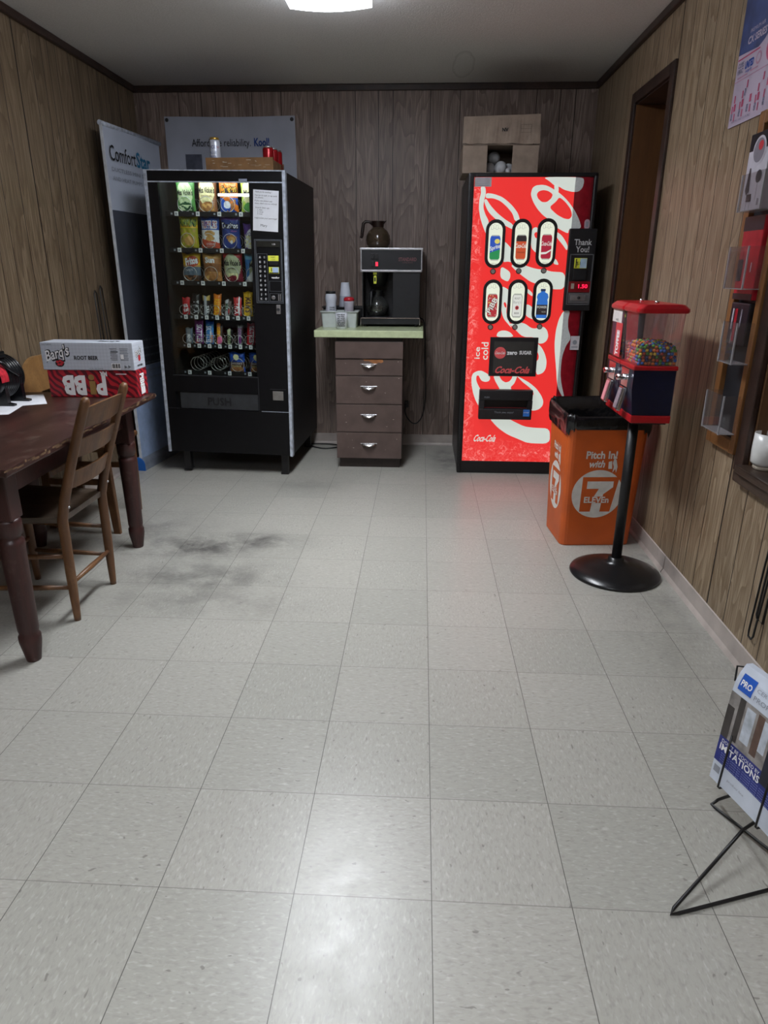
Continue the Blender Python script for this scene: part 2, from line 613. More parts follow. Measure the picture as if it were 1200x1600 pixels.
def ceiling_material():
    m, nt, b = new_mat('textured_ceiling')
    tc = N(nt, 'ShaderNodeTexCoord')
    n = N(nt, 'ShaderNodeTexNoise')
    setv(n.inputs['Scale'], 130.0); setv(n.inputs['Detail'], 3.0)
    LK(nt, tc.outputs['Object'], n.inputs['Vector'])
    base = ramp(nt, n.outputs['Fac'], [(0.3, lin('cdccc9')), (0.7, lin('dedddb'))])
    # dried water ring
    sep = N(nt, 'ShaderNodeSeparateXYZ')
    LK(nt, tc.outputs['Object'], sep.inputs[0])
    n2 = N(nt, 'ShaderNodeTexNoise')
    setv(n2.inputs['Scale'], 5.0); setv(n2.inputs['Detail'], 2.0)
    LK(nt, tc.outputs['Object'], n2.inputs['Vector'])
    ax = math_node(nt, 'DIVIDE', math_node(nt, 'SUBTRACT', sep.outputs[0], 0.17), 0.065)
    ay = math_node(nt, 'DIVIDE', math_node(nt, 'SUBTRACT', sep.outputs[1], 3.68), 0.27)
    rr = math_node(nt, 'SQRT', math_node(nt, 'ADD', math_node(nt, 'MULTIPLY', ax, ax), math_node(nt, 'MULTIPLY', ay, ay)))
    rr = math_node(nt, 'ADD', rr, math_node(nt, 'MULTIPLY', math_node(nt, 'SUBTRACT', n2.outputs['Fac'], 0.5), 0.5))
    ring = ramp(nt, math_node(nt, 'MULTIPLY', rr, 0.5), [(0.40, 0.0), (0.5, 0.22), (0.53, 0.0)])
    LK(nt, mix_rgb(nt, ring, base, lin('57504a')), b.inputs['Base Color'])
    setv(b.inputs['Roughness'], 0.9)
    bp = N(nt, 'ShaderNodeBump')
    setv(bp.inputs['Strength'], 0.5); setv(bp.inputs['Distance'], 0.004)
    LK(nt, n.outputs['Fac'], bp.inputs['Height'])
    LK(nt, bp.outputs[0], b.inputs['Normal'])
    return m

PAN_BACK = panel_material('wood_panelling_back', 0, -1.037, 'a08f85', '66564d')
SIDE_G = (0.0, 0.153, 0.265, 0.335, 0.416, 0.557, 0.67, 0.80, 0.91, 1.062)
PAN_SIDE = panel_material('wood_panelling_side', 1, 1.309, 'a4927a', '705d47', 0.08, SIDE_G, 0.0048)
PAN_LEFT_DIM = panel_material('wood_panelling_left_dimmed', 1, 0.2, '8e7e67', '5c4b38', 0.08, SIDE_G, 0.0048)  # same panelling as the right wall; its weaker light is put into the colour
TRIM = wood('dark_stained_trim', '3d2a22', '211612', 0.4, (1, 1, 1), 10)
TRIM2 = wood('walnut_trim', '4a3a2f', '2a1f19', 0.4, (0.3, 0.12, 1), 26)
BASEM = mat('vinyl_baseboard', 'a89e97', 0.45, var=0.08, scale=9)
DOORM = wood('door_veneer', '6e4a2b', '4c311c', 0.4, (1, 1, 0.1), 9)

mb = MB(); mb.box((XL - 0.1, YF - 0.1, -0.1), (XR + 0.1, YB + 0.1, 0), floor_material()); struct(mb, 'floor')
mb = MB(); mb.box((XL - 0.1, YF - 0.1, H), (XR + 0.1, YB + 0.1, H + 0.1), ceiling_material()); struct(mb, 'ceiling')
mb = MB(); mb.box((XL - 0.1, YB, 0), (XR + 0.1, YB + 0.1, H), PAN_BACK); struct(mb, 'wall_back')
mb = MB(); mb.box((XL - 0.1, YF, 0), (XL, YB, H), PAN_LEFT_DIM); struct(mb, 'wall_left')
mb = MB(); mb.box((XL - 0.1, YF - 0.1, 0), (XR + 0.1, YF, H), PAN_BACK); struct(mb, 'wall_front')
# right wall with a doorway and a pass-through opening
DY0, DY1, DZ = 2.575, 3.13, 2.15
WY0, WY1, WZ0, WZ1 = 0.0, 1.20, 0.67, 1.75
mb = MB()
def rw(y0, y1, z0, z1):
    mb.box((XR, y0, z0), (XR + 0.16, y1, z1), PAN_SIDE)
rw(YF, WY0, 0, H); rw(WY0, WY1, 0, WZ0); rw(WY0, WY1, WZ1, H); rw(WY1, DY0, 0, H); rw(DY0, DY1, DZ, H); rw(DY1, YB, 0, H)
struct(mb, 'wall_right')

# recessed brown door with its casing
mb = MB()
mb.box((XR + 0.4, DY0, 0.0), (XR + 0.44, DY1, DZ), DOORM)
door = struct(mb, 'door_1')
mb = MB()
mb.box((XR - 0.016, DY0 - 0.058, 0), (XR, DY0, DZ + 0.055), TRIM, 0.004)
mb.box((XR - 0.016, DY1, 0), (XR, DY1 + 0.058, DZ + 0.055), TRIM, 0.004)
mb.box((XR - 0.016, DY0, DZ), (XR, DY1, DZ + 0.055), TRIM, 0.004)
mb.box((XR - 0.002, DY0 - 0.03, 0), (XR + 0.4, DY0 + 0.008, DZ), DOORM)
mb.box((XR - 0.002, DY1 - 0.008, 0), (XR + 0.4, DY1 + 0.03, DZ), DOORM)
mb.box((XR - 0.002, DY0 - 0.03, DZ - 0.008), (XR + 0.4, DY1 + 0.03, DZ + 0.03), TRIM)
mb.box((XR + 0.1, DY0, -0.02), (XR + 0.4, DY1, 0.0), DOORM)
mb.build('door_casing', door)
mb = MB()
mb.lathe([(0.026, 0), (0.026, 0.006), (0.011, 0.01), (0.011, 0.03), (0.026, 0.042), (0.027, 0.056), (0.016, 0.066), (0.001, 0.068)], STEEL, (XR + 0.4, DY0 + 0.08, 0.95), (-1, 0, 0), 20)
mb.build('door_knob', door)

# pass-through window: casing, reveal, sill with moulding, closed shutter
mb = MB()
mb.box((XR + 0.125, WY0, WZ0), (XR + 0.15, WY1, WZ1), wood('shutter_wood', '6a4c2f', '493220', 0.45, (1, 1, 0.1), 9))
win = struct(mb, 'window_1')
mb = MB()
mb.box((XR - 0.02, WY1, WZ0 - 0.03), (XR, WY1 + 0.066, WZ1 + 0.066), TRIM, 0.004)
mb.box((XR - 0.02, WY0 - 0.066, WZ0 - 0.03), (XR, WY0, WZ1 + 0.066), TRIM, 0.004)
mb.box((XR - 0.02, WY0, WZ1), (XR, WY1, WZ1 + 0.066), TRIM, 0.004)
mb.box((XR, WY1 - 0.012, WZ0), (XR + 0.125, WY1 + 0.01, WZ1), MATS['shutter_wood'])
mb.box((XR, WY0 - 0.01, WZ0), (XR + 0.125, WY0 + 0.012, WZ1), MATS['shutter_wood'])
mb.box((XR, WY0, WZ1 - 0.01), (XR + 0.125, WY1, WZ1 + 0.01), MATS['shutter_wood'])
mb.build('window_frame', win)
mb = MB()
mb.box((XR - 0.045, WY0 - 0.07, WZ0 - 0.022), (XR + 0.0, WY1 - 0.0, WZ0 + 0.006), TRIM2, 0.006)
mb.box((XR - 0.005, WY0, WZ0 - 0.004), (XR + 0.125, WY1 - 0.012, WZ0 + 0.006), TRIM2)
mb.box((XR - 0.03, WY0 - 0.07, WZ0 - 0.062), (XR, WY1 + 0.04, WZ0 - 0.022), TRIM2, 0.008)
mb.build('window_sill', win)

# crown mouldings and base
def trim(name, lo, hi, m=TRIM, bev=0.006):
    q = MB(); q.box(lo, hi, m, bev); struct(q, name)
trim('trim_1', (XL, YB - 0.022, H - 0.04), (XR, YB, H))
trim('trim_2', (XL, YF, H - 0.04), (XL + 0.022, YB - 0.022, H))
trim('trim_3', (XR - 0.022, YF, H - 0.04), (XR, YB - 0.022, H))
def base(name, axis, side, a, b, gaps=()):
    q = MB()
    prof = [(0, 0), (0.016, 0), (0.013, 0.008), (0.006, 0.02), (0.004, 0.08), (0, 0.083)]
    for (s, e) in ((a, b),) if not gaps else gaps:
        if axis == 'y':
            x = XR if side < 0 else XL
            q.poly([(p[0], p[1]) for p in prof], BASEM, (x, s if side > 0 else e, 0), (side, 0, 0), (0, 0, 1), 0, 0)
            vs = [(x + side * d, yy, z) for yy in (s, e) for d, z in prof]
        else:
            vs = [(xx, YB - d, z) for xx in (s, e) for d, z in prof]
        k = len(prof)
        q.add(vs, [(i, (i + 1) % k, (i + 1) % k + k, i + k) for i in range(k)], BASEM)
    return struct(q, name)
base('baseboard_back', 'x', 1, XL, XR)
base('baseboard_right', 'y', -1, YF, YB, ((YF, 1.775), (1.78, DY0 - 0.06), (DY1 + 0.06, YB)))
base('baseboard_left', 'y', 1, YF, YB)

# ================================================================== CEILING LIGHT
def lens(name, strength):
    m, nt, b = new_mat(name)
    out = nt.nodes['Material Output']
    em = N(nt, 'ShaderNodeEmission')
    setv(em.inputs[0], lin('eef4ff')); setv(em.inputs[1], strength)
    tr = N(nt, 'ShaderNodeBsdfTransparent')
    ad = N(nt, 'ShaderNodeAddShader')
    LK(nt, em.outputs[0], ad.inputs[0]); LK(nt, tr.outputs[0], ad.inputs[1])
    LK(nt, ad.outputs[0], out.inputs[0])
    return m
def fixture(x0, x1, y0, y1, label, lit, watts):
    t = thing('ceiling_light', label, 'ceiling light', ((x0 + x1) / 2, (y0 + y1) / 2, H))
    o = t.location
    q = MB(o)
    q.box((x0 + 0.03, y0 + 0.02, H - 0.03), (x1 - 0.03, y1 - 0.02, H - 0.001), mat('white_enamel', 'e4e4e4', 0.4))
    q.build('housing', t)
    q = MB(o)
    n = 10
    cx, hw = (x0 + x1) / 2, (x1 - x0) / 2
    sec = [(-hw, H - 0.012), (-hw, H - 0.05)] + [(-hw + 2 * hw * k / n, H - 0.075 - 0.014 * math.sin(PI * k / n)) for k in range(n + 1)] + [(hw, H - 0.05), (hw, H - 0.012)]
    k = len(sec)
    vs = [(cx + a, y, z) for y in (y0, y1) for a, z in sec]
    q.add(vs, [(i, i + k, i + 1 + k, i + 1) for i in range(k - 1)] + [tuple(range(k)), tuple(range(k, 2 * k))[::-1]], lit)
    q.build('diffuser', t)
    ld = bpy.data.lights.new('tube_light', 'AREA')
    ld.shape = 'RECTANGLE'
    ld.size, ld.size_y = x1 - x0 - 0.1, y1 - y0 - 0.06
    ld.energy = watts
    ld.spread = math.radians(115)
    ld.color = (0.94, 0.97, 1.0)
    lo = bpy.data.objects.new('tube_light', ld)
    COL.objects.link(lo)
    lo.parent = t
    lo.location = (0, 0, -0.034)
fixture(-0.665, -0.30, 1.22, 2.45, 'wraparound ceiling light at the top of the room, above the floor reflection', lens('lit_lens', LAMP_MAIN), TUBE_MAIN)
fixture(-0.665, -0.30, -2.1, -0.88, 'wraparound ceiling light behind the viewpoint, near the front wall', lens('lit_lens_rear', LAMP_REAR), TUBE_REAR)

# ================================================================== SNACK MACHINE
SM = thing('snack_machine', 'tall black glass-fronted snack vending machine with silver edge strips and grey PUSH flap', 'vending machine',
           (-1.304, 3.205, 0.0), rot=(0, math.radians(0.8), math.radians(-2.5)))
SMM = Matrix.Translation(SM.location) @ SM.rotation_euler.to_matrix().to_4x4()
CAB = mat('snack_cabinet_black', '121113', 0.5, var=0.12, scale=30, bump=0.05)
DOORB = mat('snack_door_black', '0b0b0e', 0.4, var=0.08, spec=0.3)
INS = mat('snack_interior', '1a1b1b', 0.55, var=0.2, scale=7)
q = MB()
q.box((-0.42, 0.035, 0.145), (-0.36, 0.85, 1.838), CAB)
q.box((0.208, 0.035, 0.145), (0.42, 0.85, 1.838), CAB)
q.box((-0.36, 0.035, 1.806), (0.208, 0.85, 1.838), CAB)
q.box((-0.36, 0.035, 0.145), (0.208, 0.85, 0.6), CAB)
q.box((-0.36, 0.62, 0.6), (0.208, 0.85, 1.79), CAB)
q.build('cabinet', SM)
q = MB()
q.box((-0.359, 0.04, 0.601), (-0.352, 0.62, 1.805), INS)
q.box((0.2, 0.04, 0.601), (0.207, 0.62, 1.805), INS)
q.box((-0.352, 0.61, 0.601), (0.2, 0.619, 1.805), INS)
q.box((-0.352, 0.04, 0.601), (0.2, 0.61, 0.606), INS)
q.box((-0.345, 0.32, 1.70), (-0.318, 0.322, 1.775), YELLOW)
q.build('interior_lining', SM)
q = MB()
q.box((-0.412, 0.0, 1.782), (0.405, 0.034, 1.841), DOORB, 0.003)
q.box((-0.412, 0.0, 0.145), (-0.345, 0.034, 1.782), DOORB)
q.box((0.205, 0.0, 0.145), (0.405, 0.034, 1.782), DOORB)
q.box((-0.345, 0.0, 0.545), (0.205, 0.034, 0.652), DOORB)
q.box((-0.345, 0.0, 0.145), (0.205, 0.034, 0.432), DOORB)
q.box((-0.345, 0.02, 0.432), (-0.318, 0.034, 0.545), DOORB)
q.box((-0.35, -0.003, 0.648), (0.207, 0.0, 0.653), DARK)
q.box((-0.412, -0.0015, 0.434), (-0.325, 0.0, 0.437), DARK)
q.box((0.225, -0.0015, 0.432), (0.405, 0.0, 0.435), SILVER)
q.box((0.209, -0.0015, 0.44), (0.212, 0.0, 0.655), DARK)
q.build('door', SM)
for x in (-0.424, 0.405):
    q = MB()
    q.box((x, -0.006, 0.14), (x + 0.019, 0.036, 1.842), SILVER, 0.002)
    q.build('edge_strip', SM)
q = MB()
q.box((-0.405, -0.005, 1.776), (0.405, 0.0, 1.783), SILVER)
q.box((-0.424, -0.005, 1.838), (0.424, 0.004, 1.844), SILVER)
q.build('crossbar', SM)
q = MB(); q.box((0.15, -0.009, 1.783), (0.198, -0.0052, 1.797), mat('grey_tape', '8c94a6', 0.6)); q.build('tape_scrap', SM)
q = MB(); q.box((-0.345, 0.012, 0.652), (0.205, 0.016, 1.782), clear('display_glass', 'f4f8f6', 0.04)); q.build('window_glass', SM)
# lamp tube near the glass
q = MB(); q.cyl((0.005, 0.045, 1.716), (0.199, 0.045, 1.716), 0.0075, emit('snack_tube', 'f2f6ff', 4.0)); q.build('lamp_tube', SM)
q = MB(); q.cyl((-0.34, 0.05, 1.797), (0.199, 0.05, 1.797), 0.007, emit('snack_tube_top', 'f2f6ff', LAMP_SNACK)); q.build('lamp_tube', SM)
# push flap
q = MB()
q.box((-0.317, 0.006, 0.434), (0.203, 0.02, 0.543), mat('flap_grey', '2b2d30', 0.55, var=0.1), 0.004)
q.text('PUSH', -0.055, 0.487, 0.05, mat('flap_lettering', '131416', 0.5), (0, 0.006, 0), *FRONT, lift=0.0015, w=0.155, bold=0.02)
q.build('push_flap', SM)
for x, y in ((-0.335, 0.03), (0.335, 0.03), (-0.335, 0.78), (0.335, 0.78)):
    q = MB(); q.box((x, y, 0.012 if x < 0 else 0.0), (x + 0.045, y + 0.045, 0.146), CAB, 0.003)
    q.box((x - 0.003, y - 0.003, 0.012 if x < 0 else 0.0), (x + 0.048, y + 0.048, 0.02), CAB)
    q.build('leg', SM)
# control panel
O = (0, 0, 0)
q = MB()
PX0, PX1, PZ0, PZ1 = 0.226, 0.394, 1.108, 1.472
q.box((PX0, -0.008, PZ0), (PX1, -0.0005, PZ1), DOORB, 0.004)
def frame_line(mb, x0, x1, z0, z1, m, t=0.0022, y=-0.008):
    for a in ((x0, x1, z0, z0 + t), (x0, x1, z1 - t, z1), (x0, x0 + t, z0, z1), (x1 - t, x1, z0, z1)):
        mb.box((a[0], y - 0.0018, a[2]), (a[1], y, a[3]), m)
LINE = mat('panel_line', '6f757c', 0.35, metal=0.4)
frame_line(q, PX0, PX1, PZ0, PZ1, LINE, 0.003)
frame_line(q, PX0 + 0.008, PX1 - 0.006, PZ0 + 0.008, PZ1 - 0.006, LINE)
frame_line(q, 0.24, 0.302, 1.12, 1.392, LINE, 0.0016)
frame_line(q, 0.309, 0.386, 1.178, 1.238, LINE, 0.0016)
frame_line(q, 0.309, 0.386, 1.12, 1.166, LINE, 0.0016)
q.text('vending', 0.348, 1.258, 0.011, WHITEINK, (0, -0.008, 0), *FRONT, bold=0.03)
cp = q.build('control_panel', SM)
q = MB()
q.box((0.243, -0.011, 1.43), (0.38, -0.008, 1.462), mat('lcd_dark', '2a2a26', 0.2))
q.text('1.50', 0.345, 1.446, 0.009, WHITEINK, (0, -0.011, 0), *FRONT)
q.build('price_display', cp)
for r in range(10):
    for c, s in ((0, 'ABCDEFGHJK'[r]), (1, '1234567890'[r])):
        q = MB()
        x, z = 0.258 + 0.027 * c, 1.372 - 0.0265 * r
        q.lathe([(0.0085, 0), (0.0085, 0.003), (0.007, 0.0045)], mat('key_black', '23252a', 0.3), (x, -0.008, z), (0, -1, 0), 12)
        q.text(s, x, z, 0.011, WHITEINK, (0, -0.0125, 0), *FRONT, lift=0.0006, bold=0.02)
        q.build('key', cp)
q = MB()
q.box((0.309, -0.02, 1.352), (0.372, -0.008, 1.382), YELLOW, 0.001)
q.text('INSERT', 0.34, 1.373, 0.006, INK, (0, -0.02, 0), *FRONT)
q.text('1.5.10', 0.34, 1.36, 0.006, INK, (0, -0.02, 0), *FRONT)
q.box((0.312, -0.022, 1.328), (0.37, -0.008, 1.351), BLACK, 0.003)
q.box((0.31, -0.012, 1.28), (0.372, -0.008, 1.318), YELLOW, 0.001)
q.box((0.333, -0.0128, 1.286), (0.37, -0.012, 1.316), mat('pale_blue_print', '9fb6d8', 0.6))
q.box((0.324, -0.013, 1.292), (0.329, -0.012, 1.312), INK)
q.box((0.312, -0.0132, 1.282), (0.37, -0.012, 1.287), INK)
q.build('bill_acceptor', cp)
q = MB()
q.lathe([(0.012, 0), (0.012, 0.004), (0.009, 0.006)], STEEL, (0.332, -0.008, 1.142), (0, -1, 0), 16)
q.box((0.362, -0.011, 1.124), (0.367, -0.008, 1.162), STEEL)
q.box((0.373, -0.011, 1.124), (0.378, -0.008, 1.162), STEEL)
q.build('coin_slot', cp)
q = MB()
q.box((0.347, -0.01, 1.045), (0.373, 0.0, 1.1), STEEL, 0.003)
q.lathe([(0.009, 0), (0.009, 0.006), (0.004, 0.006), (0.004, 0.003)], DARK, (0.36, -0.01, 1.072), (0, -1, 0), 16)
q.build('door_lock', SM)
q = MB()
q.box((0.303, -0.006, 0.51), (0.372, 0.0, 0.568), mat('coin_cup_steel', '8f8c88', 0.4, metal=0.6), 0.003)
q.box((0.285, -0.0015, 0.578), (0.39, 0.0, 0.581), DARK)
q.build('coin_return', SM)

# trays with spirals and price tags
TAGZ = [1.613, 1.406, 1.214, 1.007, 0.828, 0.657]
TAGX = [-0.28, -0.278, -0.277, -0.27, -0.264, -0.273]
COILS = {}
WIREM = mat('spiral_wire', 'c9cbc9', 0.3, metal=0.8)
def coil_mesh(r, pitch, turns, name):
    q = MB()
    pts = []
    n = 26
    for t in range(turns):
        for k in range(n):
            th = -PI / 2 + 2 * PI * k / n          # start at the bottom
            a = k / n
            adv = 0.0 if (a > 0.2 or t == 0) else (a / 0.2 - 1.0)
            pts.append((r * math.cos(th), t * pitch + pitch * adv, r * math.sin(th)))
    q.tube(pts, 0.0019, WIREM, 5)
    o = q.build(name)
    return o
for ri in range(6):
    z = TAGZ[ri]
    wide = ri in (0, 1, 2, 5)
    q = MB()
    q.box((-0.35, 0.1, z - 0.006), (0.199, 0.56, z - 0.002), BLACKM)
    q.box((-0.35, 0.096, z - 0.014), (0.199, 0.1, z + 0.014), BLACKM)
    tray = q.build('shelf_tray', SM)
    cnt, sp = (4, 0.1345) if wide else (7, 0.0683)
    for k in range(cnt):
        x = TAGX[ri] + sp * k
        if x + 0.012 > 0.199:
            continue
        q = MB()
        q.box((x - 0.011, 0.089, z - 0.012), (x + 0.011, 0.096, z + 0.013), WHITE, 0.001)
        q.box((x - 0.005, 0.0884, z - 0.006), (x + 0.005, 0.089, z + 0.007), GREYINK)
        q.box((x - 0.036, 0.0925, z - 0.005), (x - 0.026, 0.096, z + 0.006), GREYINK)
        q.build('price_tag', tray)
        cx = x + (0.052 if wide else -0.012)
        r = 0.043 if wide else 0.03
        empty = ri == 5 and k < 2
        key = ('e' if empty else ('w' if wide else 'n'))
        if key not in COILS:
            COILS[key] = coil_mesh(r, 0.058 if empty else 0.062, 7 if empty else 4, 'spiral')
            o = COILS[key]
        else:
            o = COILS[key].copy()
            COL.objects.link(o)
        o.parent = tray
        o.location = (cx, 0.102, z + 0.0125 + r)

# ---- bags and bars
def snack_bag(name, label, cat, pos, w, h, d, ops, texts=(), lean=0.0, twist=0.0, group=None, nu=34, nv=46, seed=0, top_cut=0.0):
    q = MB()
    rs = random.Random(seed)
    ph = [rs.uniform(0, 6.28) for _ in range(6)]
    def depth(u, v):
        a = max(0.0, 1 - abs(2 * u) ** 2.6) ** 0.6
        b = max(0.0, 1 - abs(2 * v - 1) ** 7) ** 0.8
        e = min(1.0, min(v, 1 - v) * 6)
        wr = 0.07 * math.sin(9 * u + 14 * v + ph[0]) + 0.06 * math.sin(-17 * u + 9 * v + ph[1]) + 0.05 * math.sin(23 * u + 25 * v + ph[2])
        return d / 2 * a * b * (1 + wr * (1.6 - e))
    def wid(v):
        return w * (1 - 0.11 * math.sin(PI * v) ** 0.6 + 0.012 * math.sin(7 * v + ph[3]))
    def pt(u, v, side):
        x = u * wid(v)
        z = v * h + 0.004 * math.sin(8 * u + ph[4]) * (v ** 6)
        y = -side * depth(u, v) + 0.004 * math.sin(5 * u + ph[5]) * v * v
        return Vector((x, y, z))
    def pick(u, v, back):
        m = ops[0][1]
        if back:
            return m
        for o in ops:
            k = o[0]
            if k == 'all':
                m = o[1]
            elif k == 'band' and o[1] <= v <= o[2]:
                m = o[3]
            elif k == 'ell' and ((u - o[1]) / o[3]) ** 2 + ((v - o[2]) / o[4]) ** 2 <= 1:
                m = o[5]
            elif k == 'diag' and o[1] <= v + o[3] * u <= o[2]:
                m = o[4]
            elif k == 'col' and o[1] <= u <= o[2]:
                m = o[3]
            elif k == 'chips':
                f = mnoise.noise(Vector((u * o[5] + seed, v * o[5] * h / w, 0)))
                if o[1] <= u <= o[2] and o[3] <= v <= o[4] and f > 0.02:
                    m = o[6]
        return m
    for side in (1, -1):
        b = len(q.v)
        for j in range(nv + 1):
            for i in range(nu + 1):
                q.v.append(pt(i / nu - 0.5, j / nv, side))
        for j in range(nv):
            for i in range(nu):
                a = b + j * (nu + 1) + i
                f = (a, a + 1, a + nu + 2, a + nu + 1)
                q.f.append(f if side == 1 else f[::-1])
                q.m.append(q.mi(pick((i + 0.5) / nu - 0.5, (j + 0.5) / nv, side < 0)))
                q.s.append(True)
    for tx in texts:
        s, u, v, hh, m = tx[:5]
        kw = dict(tx[5]) if len(tx) > 5 else {}
        def warp(px, py):
            uu = max(-0.5, min(0.5, px / w))
            vv = max(0.0, min(1.0, py / h))
            p = pt(uu, vv, 1)
            return Vector((p.x, p.y - 0.0016, py))
        q.text(s, u * w, v * h, hh * h, m, (0, 0, 0), *FRONT, warp=warp, **kw)
    ob = q.build(name)
    R = Matrix.Rotation(twist, 4, 'Z') @ Matrix.Rotation(-lean, 4, 'X')
    ob.matrix_world = SMM @ Matrix.Translation(pos) @ R
    return tag(ob, label, cat, group)

def film(name, col, rough=0.32):
    return mat(name, col, rough, var=0.05, scale=60, bump=0.1, spec=0.5)
F = {k: film('film_' + k, c) for k, c in dict(green='4f8f45', dkgreen='1f4d2c', pale_green='bcd0a0', brown='8a5a35', cream='e4e0a8', orange='e07c22', blue='1d4fb0',
     lime='a9c74a', olive='a8a526', tan='c79a55', white='e2e6ea', red='b5242a', brick='b4472d', navy='223a80', purple='5a3a8c', yellow='e6b822', slate='5d6f80',
     dkbrown='55362a', choc='3d2a22', sage='b0b795', wine='7d2033', sky='6fb3d6', black='1a1a1d', silver='a6aab0', gold='b59a4a', pink='e06a9a', violet='7a2f7d',
     azure='3a7fc4', grey='7c8387', copper='a5713f').items()}
cz = lambda r: TAGZ[r] - 0.0015
def wx(r, k):
    return TAGX[r] + 0.1345 * k + 0.052
def bx(r, k):
    return TAGX[r] + 0.0683 * k - 0.012
BY = 0.138
S = dict(bold=0.02)
GC = 'snack bags on the three upper shelves'
bags = [
 (0, 0, 'green chip bag with pale oval, leftmost bag on the top shelf', .124, .192, [('all', F['green']), ('ell', 0, .56, .42, .36, F['pale_green']), ('ell', .02, .17, .4, .17, F['dkgreen']), ('chips', -.34, .36, .1, .26, 6, F['pale_green'])],
  [("Miss Vickie's", 0, .6, .15, INK, dict(w=.108, bold=.02)), ('JALAPENO', .02, .45, .05, F['green'], dict(w=.062))]),
 (0, 1, 'brown and cream chip bag, second bag from the left on the top shelf', .124, .194, [('all', F['brown']), ('ell', -.02, .62, .44, .36, F['cream']), ('ell', .05, .18, .38, .17, F['copper']), ('chips', -.3, .36, .1, .28, 6, F['tan'])],
  [("Miss Vickie's", -.02, .66, .15, INK, dict(w=.108, bold=.02)), ('SMOKEHOUSE BBQ', -.02, .5, .042, F['brown'], dict(w=.08))]),
 (0, 2, 'orange and blue cheese puff bag on the top shelf', .126, .196, [('all', F['orange']), ('band', 0, .46, F['blue']), ('diag', .3, .5, .5, F['orange']), ('chips', -.1, .42, .08, .42, 7, F['copper']), ('ell', -.05, .27, .2, .1, F['white'])],
  [('Cheetos', .05, .69, .2, INK, dict(w=.108, bold=.07, rot=.1)), ('Cheetos', .05, .69, .19, F['yellow'], dict(w=.102, bold=.01, rot=.1)), ('PUFFS', .12, .54, .05, F['white'], dict(w=.045))]),
 (0, 3, 'lime green chip bag half hidden at the right end of the top shelf', .124, .192, [('all', F['lime']), ('ell', 0, .62, .42, .34, F['cream']), ('ell', .02, .2, .36, .16, F['green'])],
  [("Miss", -.12, .6, .16, INK, dict(w=.05, bold=.02))]),
 (1, 0, 'yellow green onion ring bag, leftmost bag on the second shelf', .126, .188, [('all', F['olive']), ('band', .66, .73, F['yellow']), ('chips', -.4, .42, .08, .6, 6, F['gold']), ('ell', .05, .28, .26, .13, F['tan'])],
  [('FUNYUNS', 0, .8, .19, F['dkgreen'], dict(w=.112, bold=.06)), ('FUNYUNS', 0, .8, .18, F['lime'], dict(w=.108, bold=.0)), ('ONION RINGS', -.05, .695, .03, INK, dict(w=.06))]),
 (1, 1, 'blue, white and red ridged chip bag on the second shelf', .128, .186, [('all', F['blue']), ('band', 0, .6, F['white']), ('diag', -.2, .3, .12, F['brick']), ('ell', .04, .5, .3, .09, F['tan']), ('ell', .05, .36, .24, .07, F['tan'])],
  [('RUFFLES', .02, .76, .2, F['white'], dict(w=.108, bold=.08)), ('RUFFLES', .02, .76, .18, F['red'], dict(w=.1, bold=.01)), ('CHEDDAR', .08, .2, .055, F['white'], dict(w=.06)), ('& SOUR CREAM', .08, .13, .03, F['white'], dict(w=.06))]),
 (1, 2, 'navy blue tortilla chip bag on the second shelf', .126, .188, [('all', F['navy']), ('band', .9, 1, F['purple']), ('ell', .05, .4, .3, .07, F['copper']), ('ell', .06, .33, .2, .09, F['tan']), ('ell', .05, .27, .08, .05, F['white'])],
  [('Doritos', .0, .74, .17, INK, dict(w=.116, bold=.08)), ('Doritos', .0, .74, .15, F['white'], dict(w=.108, bold=.03)), ('COOL RANCH', .2, .58, .035, F['pink'], dict(w=.04))]),
 (1, 3, 'purple and white popcorn bag half hidden at the right end of the second shelf', .118, .15, [('all', F['purple']), ('ell', .05, .42, .42, .4, F['white']), ('chips', -.4, .4, .05, .6, 9, F['cream'])],
  [('POP', -.1, .62, .14, F['purple'], dict(w=.05))]),
 (2, 0, 'yellow, grey and brown corn chip bag, leftmost bag on the third shelf', .126, .166, [('all', F['yellow']), ('all', F['tan']), ('band', .6, 1, F['yellow']), ('band', .26, .54, F['slate']), ('band', 0, .26, F['choc']), ('chips', -.4, .4, .02, .26, 7, F['brown']), ('ell', .1, .72, .36, .18, F['brick'])],
  [('Fritos', .06, .74, .22, F['white'], dict(w=.088, bold=.05, rot=.16)), ('TWISTS', -.1, .43, .07, F['white'], dict(w=.055, rot=.08))]),
 (2, 1, 'tan and brown multigrain chip bag on the third shelf', .126, .166, [('all', F['tan']), ('band', 0, .82, F['copper']), ('band', .4, .66, F['brown']), ('chips', -.45, .45, 0, .4, 5, F['tan']), ('ell', .12, .22, .26, .16, F['copper'])],
  [('Sun', -.08, .78, .17, F['white'], dict(w=.066, bold=.05))]),
 (2, 2, 'dark red chip bag with large sage oval on the third shelf', .134, .174, [('all', F['wine']), ('band', .84, 1, F['red']), ('ell', 0, .56, .46, .4, F['sage']), ('ell', .1, .14, .34, .14, F['wine']), ('chips', -.3, .3, .16, .34, 5, F['cream'])],
  [("Miss Vickie's", .0, .68, .17, INK, dict(w=.12, bold=.03)), ('SEA SALT', 0, .5, .05, F['dkbrown'], dict(w=.06))]),
 (2, 3, 'light blue chip bag half hidden at the right end of the third shelf', .126, .17, [('all', F['azure']), ('band', .8, 1, F['sky']), ('ell', .12, .45, .36, .4, F['sage']), ('diag', .2, .5, -.8, F['white'])],
  [('Miss', .0, .62, .16, INK, dict(w=.055, bold=.02))]),
]
